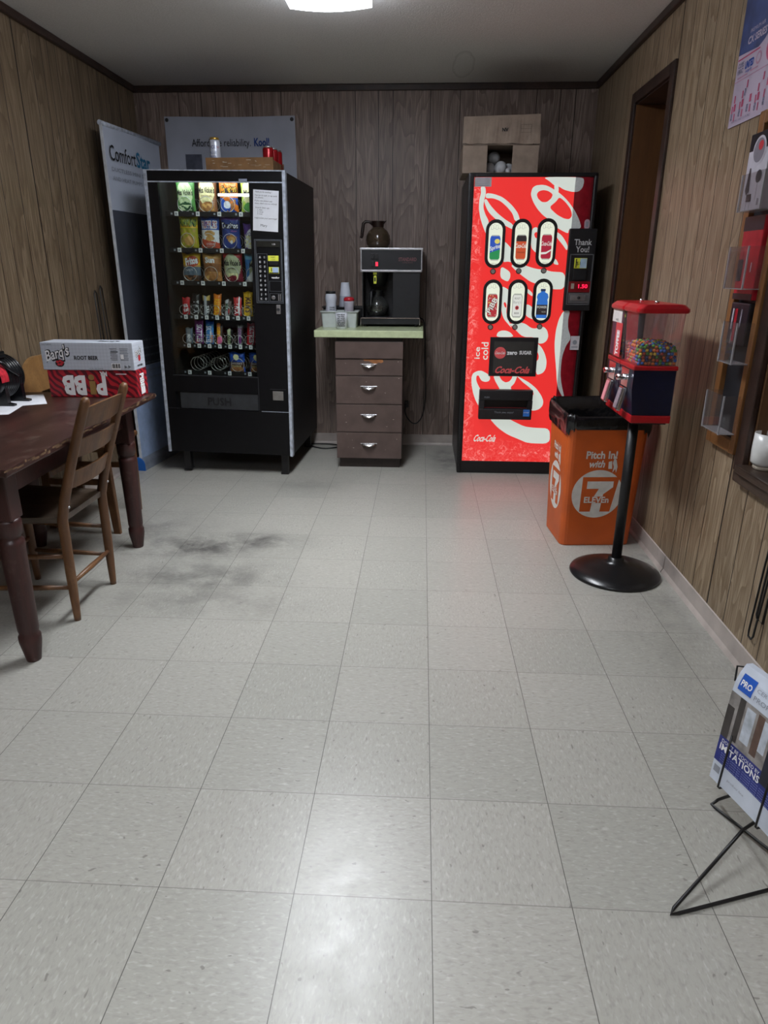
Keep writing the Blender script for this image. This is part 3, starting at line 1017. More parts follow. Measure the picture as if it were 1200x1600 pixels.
for i, (r, k, lab, w, h, ops, tx) in enumerate(bags):
    snack_bag('chip_bag', lab, 'chip bag', (wx(r, k), BY, cz(r)), w, h + 0.012, 0.05, ops, tx, lean=0.05 * math.sin(i * 1.7), twist=0.06 * math.sin(i * 2.3), group=GC, seed=i + 1)
GB = 'candy bars on the two candy shelves'
V = dict(rot=-PI / 2)
def vt(s, u, v, hh, m, w, **k):
    return (s, u, v, hh, m, dict(rot=-PI / 2, w=w, bold=.03, **k))
bars = [
 (3, 0, 'red wafer bar wrapper, leftmost on the upper candy shelf', .054, .108, [('all', F['red'])], [('Kit', .02, .58, .17, F['white'], dict(w=.03, bold=.04, rot=.35)), ('Kat', .06, .36, .17, F['white'], dict(w=.034, bold=.04, rot=.35))]),
 (3, 1, 'black candy wrapper with upright grey lettering on the upper candy shelf', .054, .135, [('all', F['black'])], [vt('TWIX', .02, .42, .24, F['silver'], .08)]),
 (3, 2, 'dark silver candy wrapper with crinkled gold top on the upper candy shelf', .05, .12, [('all', F['black']), ('band', .78, 1, F['gold']), ('col', -.3, .1, F['silver'])], [vt('BAR', .2, .35, .16, F['white'], .05)]),
 (3, 3, 'orange peanut butter cup wrapper on the upper candy shelf', .056, .132, [('all', F['orange']), ('chips', -.4, .4, .0, .2, 6, F['yellow'])], [vt("REESE'S", .05, .5, .22, F['yellow'], .085)]),
 (3, 4, 'silver and brown candy wrapper with torn-looking top on the upper candy shelf', .052, .1, [('all', F['choc']), ('col', -.32, .12, F['silver']), ('ell', .22, .35, .1, .12, F['red'])], [vt('MILK', -.1, .55, .18, F['dkgreen'], .05)]),
 (3, 5, 'red and white striped candy wrapper on the upper candy shelf', .054, .116, [('all', F['red']), ('col', .14, .3, F['white'])], [vt('TWIX', -.06, .45, .26, F['white'], .07)]),
 (3, 6, 'yellow peanut candy pouch, rightmost on the upper candy shelf', .062, .152, [('all', F['yellow'])], [vt("M&M'S", .04, .5, .24, F['dkbrown'], .095)]),
 (4, 0, 'grey candy wrapper, leftmost on the lower candy shelf', .05, .1, [('all', F['slate']), ('col', -.3, .2, F['grey'])], [vt('MINT', .0, .4, .2, F['white'], .05)]),
 (4, 1, 'purple fruit candy pouch with white lettering on the lower candy shelf', .062, .15, [('all', F['violet']), ('chips', -.45, .0, .0, .25, 7, F['orange'])], [vt('SKITTLES', .1, .48, .24, F['white'], .11)]),
 (4, 2, 'blue fruit candy pouch with white lettering on the lower candy shelf', .06, .148, [('all', F['azure']), ('band', .85, 1, F['blue']), ('chips', .1, .45, .0, .5, 7, F['orange'])], [vt('SKITTLES', -.05, .45, .24, F['white'], .105)]),
 (4, 3, 'orange and pink fruit chew wrapper on the lower candy shelf', .05, .13, [('all', F['choc']), ('col', -.4, .1, F['orange']), ('ell', .02, .25, .34, .22, F['pink'])], [vt('CHEWS', -.1, .62, .16, F['yellow'], .06)]),
 (4, 4, 'silver green candy wrapper on the lower candy shelf', .05, .096, [('all', F['black']), ('col', -.3, .14, F['sage'])], [vt('NUT', -.05, .4, .2, F['dkgreen'], .05)]),
 (4, 5, 'silver and purple candy wrapper on the lower candy shelf', .05, .124, [('all', F['black']), ('col', -.28, .2, F['silver']), ('ell', .0, .3, .2, .18, F['violet'])], [vt('DARK', -.02, .66, .16, F['violet'], .05)]),
 (4, 6, 'red fruit candy pouch, rightmost on the lower candy shelf', .062, .138, [('all', F['wine']), ('col', -.5, -.1, F['red'])], [vt('SKITTLES', .14, .52, .22, F['silver'], .105)]),
]
for i, (r, k, lab, w, h, ops, tx) in enumerate(bars):
    snack_bag('candy_bar', lab, 'candy', (bx(r, k), 0.13, cz(r)), w, h + 0.012, 0.02, ops, tx, lean=0.16 + 0.06 * math.sin(i * 2.1), twist=0.12 * math.sin(i * 1.3), group=GB, nu=20, nv=40, seed=40 + i)
cook = [('all', F['blue']), ('chips', -.4, .4, .55, .95, 4, F['navy']), ('ell', .0, .18, .44, .26, F['copper']), ('ell', -.02, .16, .2, .13, F['brown']), ('band', .3, .55, F['dkbrown']), ('ell', -.02, .78, .18, .14, F['cream'])]
for k, lab in ((2, 'blue and brown cookie pouch in full view on the bottom shelf'), (3, 'blue and brown cookie pouch cut off by the right edge of the bottom shelf')):
    snack_bag('cookie_bag', lab, 'cookies', (wx(5, k) - 0.012, BY, cz(5)), .112, .132, .04, cook, [("CHOCOLATE", 0, .48, .08, F['white'], dict(w=.085)), ('COOKIE', 0, .35, .08, F['cream'], dict(w=.07))], seed=70 + k, lean=.03, group='cookie pouches on the bottom shelf')

# handwritten note taped to the machine
q = MB()
q.rect(0, 0, 0.152, 0.222, PAPER, (0, 0, 0), *FRONT, lift=0.0, thick=0.0008)
lines = [('Thank you for snacking !', -.066, .1, .1), ('You can do cash, or tap cards', -.066, .082, .132), ('or phone.', -.064, .07, .05), ('If you can please pay', -.066, .053, .105), ('exact, there are no refunds', -.066, .039, .132),
         ('Snack line up:', -.062, .016, .085), ('1. chips', -.05, .004, .03), ('2. candy', -.05, -.007, .036), ('3. nuts', -.05, -.018, .03), ('I appreciate your patronage!', -.066, -.04, .135), ('Mary', -.03, -.08, .04)]
for s, x, z, w in lines:
    q.text(s, x, z, 0.008 if s != 'Mary' else 0.014, INK, (0, 0, 0), *FRONT, lift=0.0012, w=w, align='L', shear=0.15)
note = q.build('note')
note.matrix_world = SMM @ Matrix.Translation((0.302, -0.0015, 1.628)) @ Matrix.Rotation(math.radians(-3), 4, 'Y').inverted()
tag(note, 'white handwritten note taped on the front of the snack machine', 'note')

# on top of the snack machine: cardboard tray with cans
TX = thing('cardboard_tray', 'shallow brown cardboard tray with torn tape on top of the snack machine', 'tray', (-1.155, 3.52, 1.846), -0.03)
q = MB()
CARD2 = mat('brown_cardboard', '84613d', 0.85, var=0.1, scale=18)
q.box((-0.205, -0.17, 0), (0.205, 0.13, 0.03), CARD2)
q.box((-0.205, -0.17, 0.03), (0.205, -0.164, 0.082), CARD2)
q.box((-0.205, 0.124, 0.03), (0.205, 0.13, 0.082), CARD2)
q.box((-0.205, -0.164, 0.03), (-0.199, 0.124, 0.082), CARD2)
q.box((0.199, -0.164, 0.03), (0.205, 0.124, 0.07), CARD2)
q.build('tray_body', TX)
q = MB()
rs = random.Random(5)
for i in range(18):
    x = rs.uniform(-0.16, 0.19); z = 0.04 + 0.025 * (0.5 + 0.5 * math.sin(x * 30)) + rs.uniform(-.02, .012)
    q.rect(x, z, rs.uniform(.006, .034), rs.uniform(.001, .0035), mat('torn_paper', 'b3a794', 0.8), (0, -0.17, 0), *FRONT, lift=0.0006)
q.build('torn_tape', TX)
def can(name, label, loc, r, h, body, top, group=None):
    t = thing(name, label, 'can', loc, 0, group)
    q = MB()
    q.lathe([(r * .75, 0), (r * .97, h * .05), (r, h * .09), (r, h * .86), (r * .94, h * .92)], body, n=24)
    q.build('can_body', t)
    q = MB()
    q.lathe([(r * .94, h * .92), (r * .84, h * .97), (r * .86, h), (r * .8, h), (r * .78, h * .975), (.0005, h * .975)], top, n=24)
    q.build('lid', t)
    return t
REDCAN = mat('red_can', 'a3161f', 0.25, metal=0.35)
CS = 'red soda cans in the cardboard tray'
for i, (x, y, lab) in enumerate(((-1.0, 3.435, 'red soda can at the front right of the cardboard tray'), (-0.988, 3.512, 'red soda can second in the row, behind the front one'), (-0.978, 3.589, 'red soda can farthest back in the cardboard tray'))):
    can('soda_can', lab, (x, y, 1.8765), 0.033, 0.122, REDCAN, STEEL, CS)
bc = can('tall_can', 'tall white and blue can with gold lid standing in the cardboard tray', (-1.322, 3.425, 1.8765), 0.031, 0.168, mat('white_can', 'd5d9e4', 0.3, metal=0.2), mat('gold_lid', 'd0a94e', 0.3, metal=0.7))
q = MB()
def cyl_warp(r, z0=0.0, yc=0.0):
    def w(px, py):
        a = px / r
        return Vector((r * math.sin(a), yc - r * math.cos(a), py))
    return w
for s, z, h in (('ICE', .115, .016), ('BLUE', .085, .014), ('BEER', .062, .012)):
    q.text(s, -0.004, z, h, BLUEINK, (0, 0, 0), *FRONT, warp=cyl_warp(0.0316))
q.text('16', 0.028, .115, .012, REDINK, (0, 0, 0), *FRONT, warp=cyl_warp(0.0316))
q.build('label', bc)

# wall banner behind
q = MB((-1.395, YB, 1.5))
BAN = mat('grey_banner_vinyl', 'a6abb8', 0.55, var=0.04, scale=5)
vs, nx, nz = [], 26, 20
x0, x1, z0, z1 = -1.848, -0.942, 1.50, 2.284
for j in range(nz + 1):
    for i in range(nx + 1):
        u, v = i / nx, j / nz
        sag = 0.006 * math.sin(PI * u) ** 2 * v
        vs.append((x0 + (x1 - x0) * u, YB - 0.012 - 0.008 * math.sin(u * 9 + v * 4) * (0.3 + 0.7 * math.sin(PI * v)), z0 + (z1 - z0) * v - sag))
q.add(vs, [(j * (nx + 1) + i, j * (nx + 1) + i + 1, (j + 1) * (nx + 1) + i + 1, (j + 1) * (nx + 1) + i) for j in range(nz) for i in range(nx)], BAN, True)
wb = q
BO = (0, YB - 0.0205, 0)
wb.text('Affordable reliability.', -1.459, 2.122, 0.046, INK, BO, *FRONT, w=0.412)
wb.text('Kool!', -1.176, 2.124, 0.048, BLUEINK, BO, *FRONT, w=0.106, bold=0.03)
wb.rect(-1.66, 1.93, 0.115, 0.24, mat('banner_photo', '4d5160', 0.6, var=0.12), BO, *FRONT)
for x in (x0 + 0.02, x1 - 0.02):
    wb.lathe([(0.004, 0), (0.012, 0.002), (0.012, 0.004), (0.005, 0.005)], DARK, (x, YB - 0.014, z1 - 0.022), (0, -1, 0), 16)
tag(wb.build('wall_banner'), 'grey wall banner reading Affordable reliability behind the snack machine', 'banner')

# roll-up banner
RB = thing('roll_up_banner', 'tall white roll-up banner with blue end cap beside the snack machine', 'banner stand', (-1.915, 3.62, 0), rot=(0, 0, math.radians(-6.3)))
BW = mat('banner_white', 'b9c1d0', 0.5, var=0.03, scale=4)
q = MB()
sec = [(0.048 * math.cos(PI * k / 10), 0.035 + 0.055 * math.sin(PI * k / 10)) for k in range(11)] + [(-0.048, 0.0), (0.048, 0.0)]
k = len(sec)
vs = [(a, y, z) for y in (-0.375, 0.375) for a, z in sec]
q.add(vs, [(i, i + k, (i + 1) % k + k, (i + 1) % k) for i in range(k)], mat('banner_base_grey', '8d95a3', 0.35, metal=0.4), False)
q.build('base', RB)
for y, d in ((-0.375, -1), (0.375, 1)):
    q = MB()
    sec2 = [(a * 1.02, z * 1.02) for a, z in sec]
    q.poly([(a, z) for a, z in sec2], mat('blue_end_cap', '1f62b4', 0.35), (0, y, 0), (1, 0, 0) if d < 0 else (-1, 0, 0), (0, 0, 1), 0.0, 0.008)
    q.build('end_cap', RB)
q = MB()
vs = []
for j in range(13):
    v = j / 12
    for i in range(9):
        u = i / 8
        vs.append((0.012 + 0.01 * math.sin(PI * u) , -0.36 + 0.72 * u, 0.06 + 2.03 * v))
q.add(vs, [(j * 9 + i, j * 9 + i + 1, (j + 1) * 9 + i + 1, (j + 1) * 9 + i) for j in range(12) for i in range(8)], BW, True)
RO = (0.0235, 0, 0)
RO2 = (0.0245, 0, 0)
q.text('Comfort', -0.315, 1.955, 0.085, INK, RO, *RIGHTW, w=0.31, align='L', bold=0.004)
q.text('Star', 0.002, 1.955, 0.085, TEALINK, RO, *RIGHTW, w=0.18, align='L', bold=0.025)
q.text('DUCTLESS MINI SPLITS', -0.31, 1.865, 0.022, GREYINK, RO, *RIGHTW, w=0.5, align='L')
q.text('AND HEAT PUMPS', -0.31, 1.815, 0.022, GREYINK, RO, *RIGHTW, w=0.36, align='L')
q.rect(0, 1.16, 0.718, 0.95, mat('banner_photo_dark', '40444e', 0.6, var=0.15, scale=3), RO, *RIGHTW)
q.rect(0, 0.38, 0.718, 0.6, mat('banner_lower_blue', '93a6c6', 0.5, var=0.05), RO, *RIGHTW)
for i in range(6):
    q.text('quiet comfort for every room', -0.3, 0.85 - 0.05 * i, 0.018, GREYINK, RO2, *RIGHTW, w=0.34, align='L')
q.build('banner_sheet', RB)
q = MB()
q.cyl((0.012, -0.37, 2.1), (0.012, 0.37, 2.1), 0.014, SILVER)
q.build('top_rail', RB)
q = MB()
q.box((0.006, -0.366, 0.06), (0.022, -0.358, 2.09), mat('banner_edge', 'c8ccd2', 0.4))
q.build('edge_rod', RB)

# ================================================================== DRINK MACHINE
DM = thing('drink_machine', 'tall red backlit drink vending machine with white script and six oval buttons', 'vending machine', (0.59, 3.346, 0))
DMB = mat('drink_cabinet_black', '121214', 0.35, var=0.1)
q = MB()
q.box((-0.38, 0.06, 0.015), (0.38, 0.72, 1.842), DMB, 0.01)
q.build('cabinet', DM)
q = MB()
q.box((-0.376, -0.004, 0.0), (0.376, 0.06, 0.084), DMB, 0.006)
q.box((-0.376, -0.004, 1.818), (0.376, 0.06, 1.842), DMB, 0.006)
q.box((-0.38, -0.012, 0.0), (-0.346, 0.06, 1.842), DMB, 0.01)
q.box((0.354, -0.004, 0.0), (0.38, 0.06, 1.842), DMB, 0.01)
q.build('door_frame', DM)

def sign_material(name, col, strength, dim=0.35, ice=False):
    m, nt, b = new_mat(name)
    c = lin(col)
    if ice:
        tc = N(nt, 'ShaderNodeTexCoord')
        sep = N(nt, 'ShaderNodeSeparateXYZ')
        LK(nt, tc.outputs['Object'], sep.inputs[0])
        n = N(nt, 'ShaderNodeTexNoise')
        setv(n.inputs['Scale'], 20.0); setv(n.inputs['Detail'], 5.0); setv(n.inputs['Distortion'], 1.6)
        LK(nt, tc.outputs['Object'], n.inputs['Vector'])
        left = ramp(nt, math_node(nt, 'MULTIPLY', sep.outputs[0], -1.0), [(0.275, 0.0), (0.31, 1.0)])
        low = ramp(nt, sep.outputs[2], [(0.13, 1.0), (0.25, 0.0)])
        msk = math_node(nt, 'MAXIMUM', left, low)
        cub = ramp(nt, n.outputs['Fac'], [(0.42, 0.0), (0.47, 0.3), (0.51, 0.0), (0.57, 0.1), (0.62, 1.0), (0.68, 0.15)])
        cc = mix_rgb(nt, math_node(nt, 'MULTIPLY', math_node(nt, 'MULTIPLY', msk, cub), 0.75), c, lin('ff9a94'))
        LK(nt, cc, b.inputs['Emission Color'])
        LK(nt, mix_rgb(nt, 1.0, cc, (dim, dim, dim, 1), 'MULTIPLY'), b.inputs['Base Color'])
    else:
        setv(b.inputs['Base Color'], tuple(x * dim for x in c[:3]) + (1,))
        setv(b.inputs['Emission Color'], c)
    setv(b.inputs['Emission Strength'], strength)
    setv(b.inputs['Roughness'], 0.25)
    MATS[name] = m
    return m
RLIT = sign_material('backlit_red', 'ea3432', 0.86 * SIGN, 0.3, True)
WLIT = sign_material('backlit_white', 'dfe7de', 0.72 * SIGN, 0.3)
CREAM = sign_material('backlit_card', 'e6ecd8', 0.85 * SIGN, 0.3)
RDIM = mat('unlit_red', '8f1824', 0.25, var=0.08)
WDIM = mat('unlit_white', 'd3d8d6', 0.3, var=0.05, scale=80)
SPLIT = 0.247
q = MB()
q.box((-0.346, 0.0, 0.084), (SPLIT, 0.05, 1.818), RLIT)
OF = (0, 0, 0)
def clip(pts, x, keep_left):
    out = []
    n = len(pts)
    for i in range(n):
        a, b = pts[i], pts[(i + 1) % n]
        ina, inb = (a[0] <= x) == keep_left, (b[0] <= x) == keep_left
        if ina:
            out.append(a)
        if ina != inb:
            t = (x - a[0]) / (b[0] - a[0])
            out.append((x, a[1] + t * (b[1] - a[1])))
    return out
SCRIPT = {
'A':[(0.055,1.819),(0.095,1.796),(0.128,1.771),(0.156,1.766),(0.184,1.75),(0.232,1.738),(0.271,1.739),(0.292,1.761),(0.298,1.796),(0.288,1.817)],
'S':[(0.123,1.784),(0.153,1.769),(0.153,1.721),(0.132,1.729)],
'B':[(-0.009,1.725),(-0.002,1.76),(0.019,1.774),(0.057,1.777),(0.085,1.772),(0.13,1.75),(0.171,1.725),(0.214,1.689),(0.258,1.638),(0.29,1.587),(0.309,1.537),(0.232,1.534),(0.233,1.509),(0.189,1.528),(0.148,1.55),(0.113,1.587),(0.075,1.609),(0.037,1.645),(0.007,1.687)],
'h1':[(0.026,1.725),(0.037,1.742),(0.064,1.749),(0.095,1.743),(0.122,1.725),(0.114,1.703),(0.089,1.683),(0.061,1.683),(0.036,1.702)],
'h2':[(0.105,1.655),(0.143,1.685),(0.161,1.711),(0.198,1.685),(0.234,1.645),(0.246,1.609),(0.231,1.589),(0.199,1.593),(0.154,1.615)],
'B2':[(0.16,1.523),(0.198,1.497),(0.236,1.444),(0.234,1.411),(0.203,1.449),(0.163,1.489)],
'B3':[(0.166,1.374),(0.195,1.331),(0.156,1.338)],
'C1':[(-0.308,1.767),(-0.279,1.767),(-0.273,1.733),(-0.283,1.689),(-0.285,1.653),(-0.271,1.616),(-0.245,1.575),(-0.256,1.497),(-0.282,1.549),(-0.302,1.601),(-0.312,1.653),(-0.31,1.704),(-0.302,1.733)],
'C2':[(-0.273,1.733),(-0.229,1.729),(-0.173,1.711),(-0.119,1.671),(-0.076,1.623),(-0.06,1.579),(-0.093,1.579),(-0.108,1.62),(-0.142,1.656),(-0.184,1.689),(-0.228,1.705),(-0.275,1.704)],
'C3':[(-0.284,1.689),(-0.272,1.705),(-0.242,1.664),(-0.199,1.623),(-0.149,1.587),(-0.104,1.563),(-0.09,1.527),(-0.156,1.557),(-0.205,1.587),(-0.256,1.631)],
'D1':[(-0.148,1.465),(-0.132,1.455),(-0.101,1.424),(-0.093,1.346),(-0.12,1.351),(-0.151,1.346)],
'D2':[(-0.16,1.326),(-0.1,1.291),(-0.098,1.257),(-0.112,1.232),(-0.161,1.256)],
'D3':[(0.011,1.539),(0.051,1.549),(0.063,1.395),(0.042,1.405),(0.014,1.431)],
'd3h':[(0.028,1.506),(0.034,1.516),(0.046,1.52),(0.049,1.482),(0.036,1.487)],
'E':[(-0.057,1.29),(-0.106,1.333),(-0.028,1.334),(0.052,1.309),(0.114,1.304),(0.151,1.293),(0.235,1.29),(0.24,1.191),(0.16,1.19),(0.112,1.21),(0.059,1.223),(0.019,1.238)],
'D4':[(-0.15,1.209),(-0.106,1.19),(-0.094,1.159),(-0.107,1.101),(-0.11,1.044),(-0.082,0.979),(-0.067,0.953),(-0.131,1.019),(-0.151,1.12)],
'd4h':[(-0.13,1.105),(-0.123,1.115),(-0.111,1.101),(-0.111,1.077),(-0.122,1.085)],
'F1':[(0.009,1.197),(0.045,1.169),(0.047,1.146),(0.011,1.169)],
'F2':[(0.009,1.105),(0.051,1.087),(0.076,1.006),(0.049,1.013),(0.011,1.032)],
'G':[(-0.138,1.027),(-0.061,0.96),(0.004,0.901),(0.084,0.902),(0.104,0.861),(0.135,0.863),(0.157,0.88),(0.165,0.909),(0.154,0.945),(0.129,0.968),(0.08,0.954),(0.053,0.957),(0.011,0.986),(-0.036,0.992),(-0.082,0.979)],
'H':[(-0.164,0.9),(-0.156,0.929),(-0.133,0.941),(-0.099,0.94),(-0.072,0.927),(-0.05,0.901)],
'I':[(0.088,0.852),(0.104,0.861),(0.13,0.836),(0.153,0.797),(0.168,0.75),(0.165,0.702),(0.147,0.675),(0.103,0.662)],
'ih':[(0.091,0.819),(0.105,0.809),(0.115,0.786),(0.114,0.763),(0.097,0.746)],
'J':[(0.246,1.065),(0.286,1.066),(0.278,1.008),(0.283,0.956),(0.305,0.904),(0.303,0.887),(0.28,0.851),(0.262,0.784),(0.261,0.71),(0.263,0.663),(0.276,0.601),(0.3,0.525),(0.289,0.522),(0.254,0.58),(0.241,0.635),(0.234,0.69),(0.215,0.797),(0.207,0.864),(0.208,0.942),(0.221,1.014)],
'K':[(-0.308,0.646),(-0.298,0.671),(-0.275,0.684),(-0.247,0.689),(-0.212,0.672),(-0.192,0.657),(-0.186,0.638),(-0.194,0.62),(-0.216,0.615),(-0.241,0.622),(-0.254,0.641),(-0.261,0.656),(-0.275,0.656),(-0.277,0.628),(-0.264,0.597),(-0.241,0.56),(-0.235,0.453),(-0.248,0.451),(-0.272,0.49),(-0.292,0.54),(-0.305,0.597)],
'L':[(-0.184,0.383),(-0.117,0.313),(-0.05,0.268),(0.028,0.237),(0.087,0.212),(0.234,0.21),(0.225,0.315),(0.124,0.317),(0.054,0.325),(-0.038,0.369),(-0.07,0.385)],
'M':[(-0.169,0.66),(-0.154,0.623),(-0.13,0.586),(-0.116,0.562),(-0.041,0.563),(-0.052,0.584),(-0.029,0.606),(-0.016,0.644),(-0.013,0.662)],
'mh':[(-0.133,0.661),(-0.111,0.627),(-0.085,0.613),(-0.061,0.621),(-0.047,0.64),(-0.042,0.662)],
'N':[(-0.02,0.659),(0.012,0.644),(0.069,0.614),(0.116,0.577),(0.15,0.534),(0.168,0.496),(0.165,0.465),(0.145,0.442),(0.115,0.431),(0.071,0.435),(0.064,0.523),(0.089,0.524),(0.102,0.539),(0.095,0.561),(0.072,0.583),(0.026,0.616)],

}
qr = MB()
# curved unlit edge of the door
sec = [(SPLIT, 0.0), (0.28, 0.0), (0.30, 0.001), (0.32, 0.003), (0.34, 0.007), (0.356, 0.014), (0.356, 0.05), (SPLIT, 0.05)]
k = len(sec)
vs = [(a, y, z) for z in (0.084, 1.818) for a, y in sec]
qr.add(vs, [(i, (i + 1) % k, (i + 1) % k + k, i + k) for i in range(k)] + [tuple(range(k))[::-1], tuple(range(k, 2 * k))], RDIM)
for name, pts in SCRIPT.items():
    hole = name.startswith('h') or name.endswith('h') or name == 'd3h' or name == 'd4h' or name == 'ih' or name == 'mh'
    lift = 0.0012 if hole else 0.0006
    for _ in range(2):                        # round the outline
        pts = [p for i in range(len(pts)) for p in ((pts[i][0] * .8 + pts[(i + 1) % len(pts)][0] * .2, pts[i][1] * .8 + pts[(i + 1) % len(pts)][1] * .2),
                                                      (pts[i][0] * .2 + pts[(i + 1) % len(pts)][0] * .8, pts[i][1] * .2 + pts[(i + 1) % len(pts)][1] * .8))]
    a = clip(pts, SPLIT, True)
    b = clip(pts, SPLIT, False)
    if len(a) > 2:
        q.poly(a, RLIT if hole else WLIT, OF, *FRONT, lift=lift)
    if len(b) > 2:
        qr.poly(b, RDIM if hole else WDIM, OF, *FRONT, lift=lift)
q.text('ice', -0.279, 0.8, 0.034, WLIT, OF, *FRONT, lift=0.002, rot=PI / 2, bold=0.01, w=0.075)
q.text('cold', -0.232, 0.812, 0.044, WLIT, OF, *FRONT, lift=0.002, rot=PI / 2, bold=0.01, w=0.11)
q.text('Coca-Cola', -0.198, 0.242, 0.045, WLIT, OF, *FRONT, lift=0.002, w=0.145, shear=0.4, bold=0.02)
q.build('front_panel', DM)
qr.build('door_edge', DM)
q = MB()
for i in range(3):
    q.box((-0.37 + 0.009 * i, -0.016, 0.01), (-0.365 + 0.009 * i, -0.011, 1.835), DMB)
q.build('edge_moulding', DM)

# selection buttons
def stadium(w, h, n=12):
    r = w / 2
    return [(r * math.cos(PI * k / n), h / 2 - r + r * math.sin(PI * k / n)) for k in range(n + 1)] + \
           [(r * math.cos(PI + PI * k / n), -h / 2 + r + r * math.sin(PI + PI * k / n)) for k in range(n + 1)]
P = {k: emit('card_' + k, c, 0.75 * SIGN, base='303030') for k, c in dict(blue='2458c8', green='1f9a55', yellow='f0e070', black='2a2022', orange='d8552a', crimson='b81f3c', red='c22a34', white='f2f4ec', grey='a8aca4', sky='2b78d8', navy='17305e').items()}
def print_can(q, kind, c):
    O = c
    def R(x, z, w, h, m, l=0.002):
        q.rect(x, z, w, h, m, O, *FRONT, lift=l)
    for k in range(4):
        R(-0.022 + 0.014 * k, 0.082 + 0.006 * (k % 2), 0.011, 0.0012, P['grey']); R(-0.022 + 0.014 * k, 0.105 + 0.006 * (k % 2), 0.011, 0.0012, P['grey'])
        R(-0.028 + 0.014 * k, 0.094, 0.0012, 0.022, P['grey'])
    q.text('12 fl oz', 0, -0.112, 0.008, P['black'], O, *FRONT, lift=0.002)
    q.text('can', 0.004, -0.124, 0.007, P['black'], O, *FRONT, lift=0.002)
    if kind == 'bottle':
        body = [(-0.032, -0.1), (0.032, -0.1), (0.034, -0.085), (0.034, -0.005), (0.03, 0.01), (0.036, 0.025), (0.03, 0.045), (0.012, 0.055), (0.012, 0.062), (-0.012, 0.062), (-0.012, 0.055), (-0.03, 0.045), (-0.036, 0.025), (-0.03, 0.01), (-0.034, -0.005), (-0.034, -0.085)]
        q.poly(body, P['sky'], O, *FRONT, lift=0.002)
        R(0, 0.067, 0.03, 0.014, P['navy'], 0.003)
        R(0, -0.05, 0.066, 0.06, P['black'], 0.003)
        q.text('POWER', 0, -0.034, 0.014, P['white'], O, *FRONT, lift=0.004, w=0.058)
        q.text('ADE', 0.012, -0.062, 0.01, P['grey'], O, *FRONT, lift=0.004)
        return
    body = [(-0.025, -0.088), (0.025, -0.088), (0.03, -0.078), (0.031, 0.03), (0.026, 0.045), (-0.026, 0.045), (-0.031, 0.03), (-0.03, -0.078)]
    lo = [(-0.025, -0.088), (0.025, -0.088), (0.03, -0.078), (0.031, -0.03), (-0.031, -0.05), (-0.03, -0.078)]
    hi = [(0.031, 0.012), (0.031, 0.03), (0.026, 0.045), (-0.026, 0.045), (-0.031, 0.03), (-0.031, 0.012)]
    t = dict(lift=0.004, shear=0.2, bold=0.02)
    R(0, 0.048, 0.045, 0.004, P['grey']); R(0, -0.091, 0.045, 0.004, P['grey'])
    if kind == 'lemon':
        q.poly(body, P['blue'], O, *FRONT, lift=0.002)
        q.poly(lo, P['green'], O, *FRONT, lift=0.003)
        q.ell(0.012, 0.015, 0.016, 0.014, P['yellow'], O, *FRONT, lift=0.003)
        q.text('Sprite', 0, -0.018, 0.022, P['white'], O, *FRONT, rot=0.3, w=0.062, **t)
    elif kind == 'vanilla':
        q.poly(body, P['orange'], O, *FRONT, lift=0.002)
        q.poly(hi, P['black'], O, *FRONT, lift=0.003)
        q.text('Coca-Cola', 0, -0.012, 0.024, P['white'], O, *FRONT, w=0.066, **t)
        q.text('ORANGE', 0, -0.05, 0.008, P['black'], O, *FRONT, lift=0.004)
    elif kind == 'cola':
        q.poly(body, P['crimson'], O, *FRONT, lift=0.002)
        q.text('Coca-Cola', 0, -0.002, 0.024, P['white'], O, *FRONT, w=0.064, **t)
        q.poly([(-0.031, -0.052), (0.0, -0.05), (0.031, -0.034), (0.031, -0.042), (0.0, -0.062), (-0.031, -0.064)], P['white'], O, *FRONT, lift=0.004)
    elif kind == 'spice':
        q.poly(body, P['red'], O, *FRONT, lift=0.002)
        rs = random.Random(3)
        for i in range(30):
            q.rect(rs.uniform(-.026, .026), rs.uniform(-.08, .04), rs.uniform(.003, .008), rs.uniform(.002, .006), P[rs.choice(['white', 'yellow', 'white'])], O, *FRONT, lift=0.003)
        q.text('PiBB', -0.002, -0.02, 0.03, P['black'], O, *FRONT, lift=0.0038, rot=1.1, w=0.1, bold=.06)
        q.text('PiBB', -0.002, -0.02, 0.03, P['white'], O, *FRONT, lift=0.0045, rot=1.1, w=0.096, bold=.02)
    else:
        q.poly(body, P['grey'], O, *FRONT, lift=0.002)
        q.poly([(a * .88, b * .95 - 0.001) for a, b in body], P['white'], O, *FRONT, lift=0.003)
        q.text('ROOT', 0, 0.022, 0.012, P['black'], O, *FRONT, lift=0.004, w=0.034)
        q.text("Barq's", 0, 0.0, 0.016, P['grey'], O, *FRONT, lift=0.004, w=0.046)
        q.ell(0, -0.034, 0.012, 0.013, P['red'], O, *FRONT, lift=0.004, n=9)
        q.ell(0, -0.034, 0.005, 0.006, P['black'], O, *FRONT, lift=0.005, n=7)
        q.text('BEER', 0, -0.066, 0.011, P['black'], O, *FRONT, lift=0.004, w=0.03)
CAPS = [(-0.204, 1.45, 'lemon', 'oval button showing a blue and green can'), (-0.047, 1.453, 'vanilla', 'oval button showing an orange can with black top'), (0.105, 1.456, 'cola', 'oval button showing a crimson can'),
        (-0.201, 1.113, 'spice', 'oval button showing a red and white can'), (-0.047, 1.114, 'root', 'oval button showing a white can'), (0.107, 1.119, 'bottle', 'oval button showing a blue bottle')]
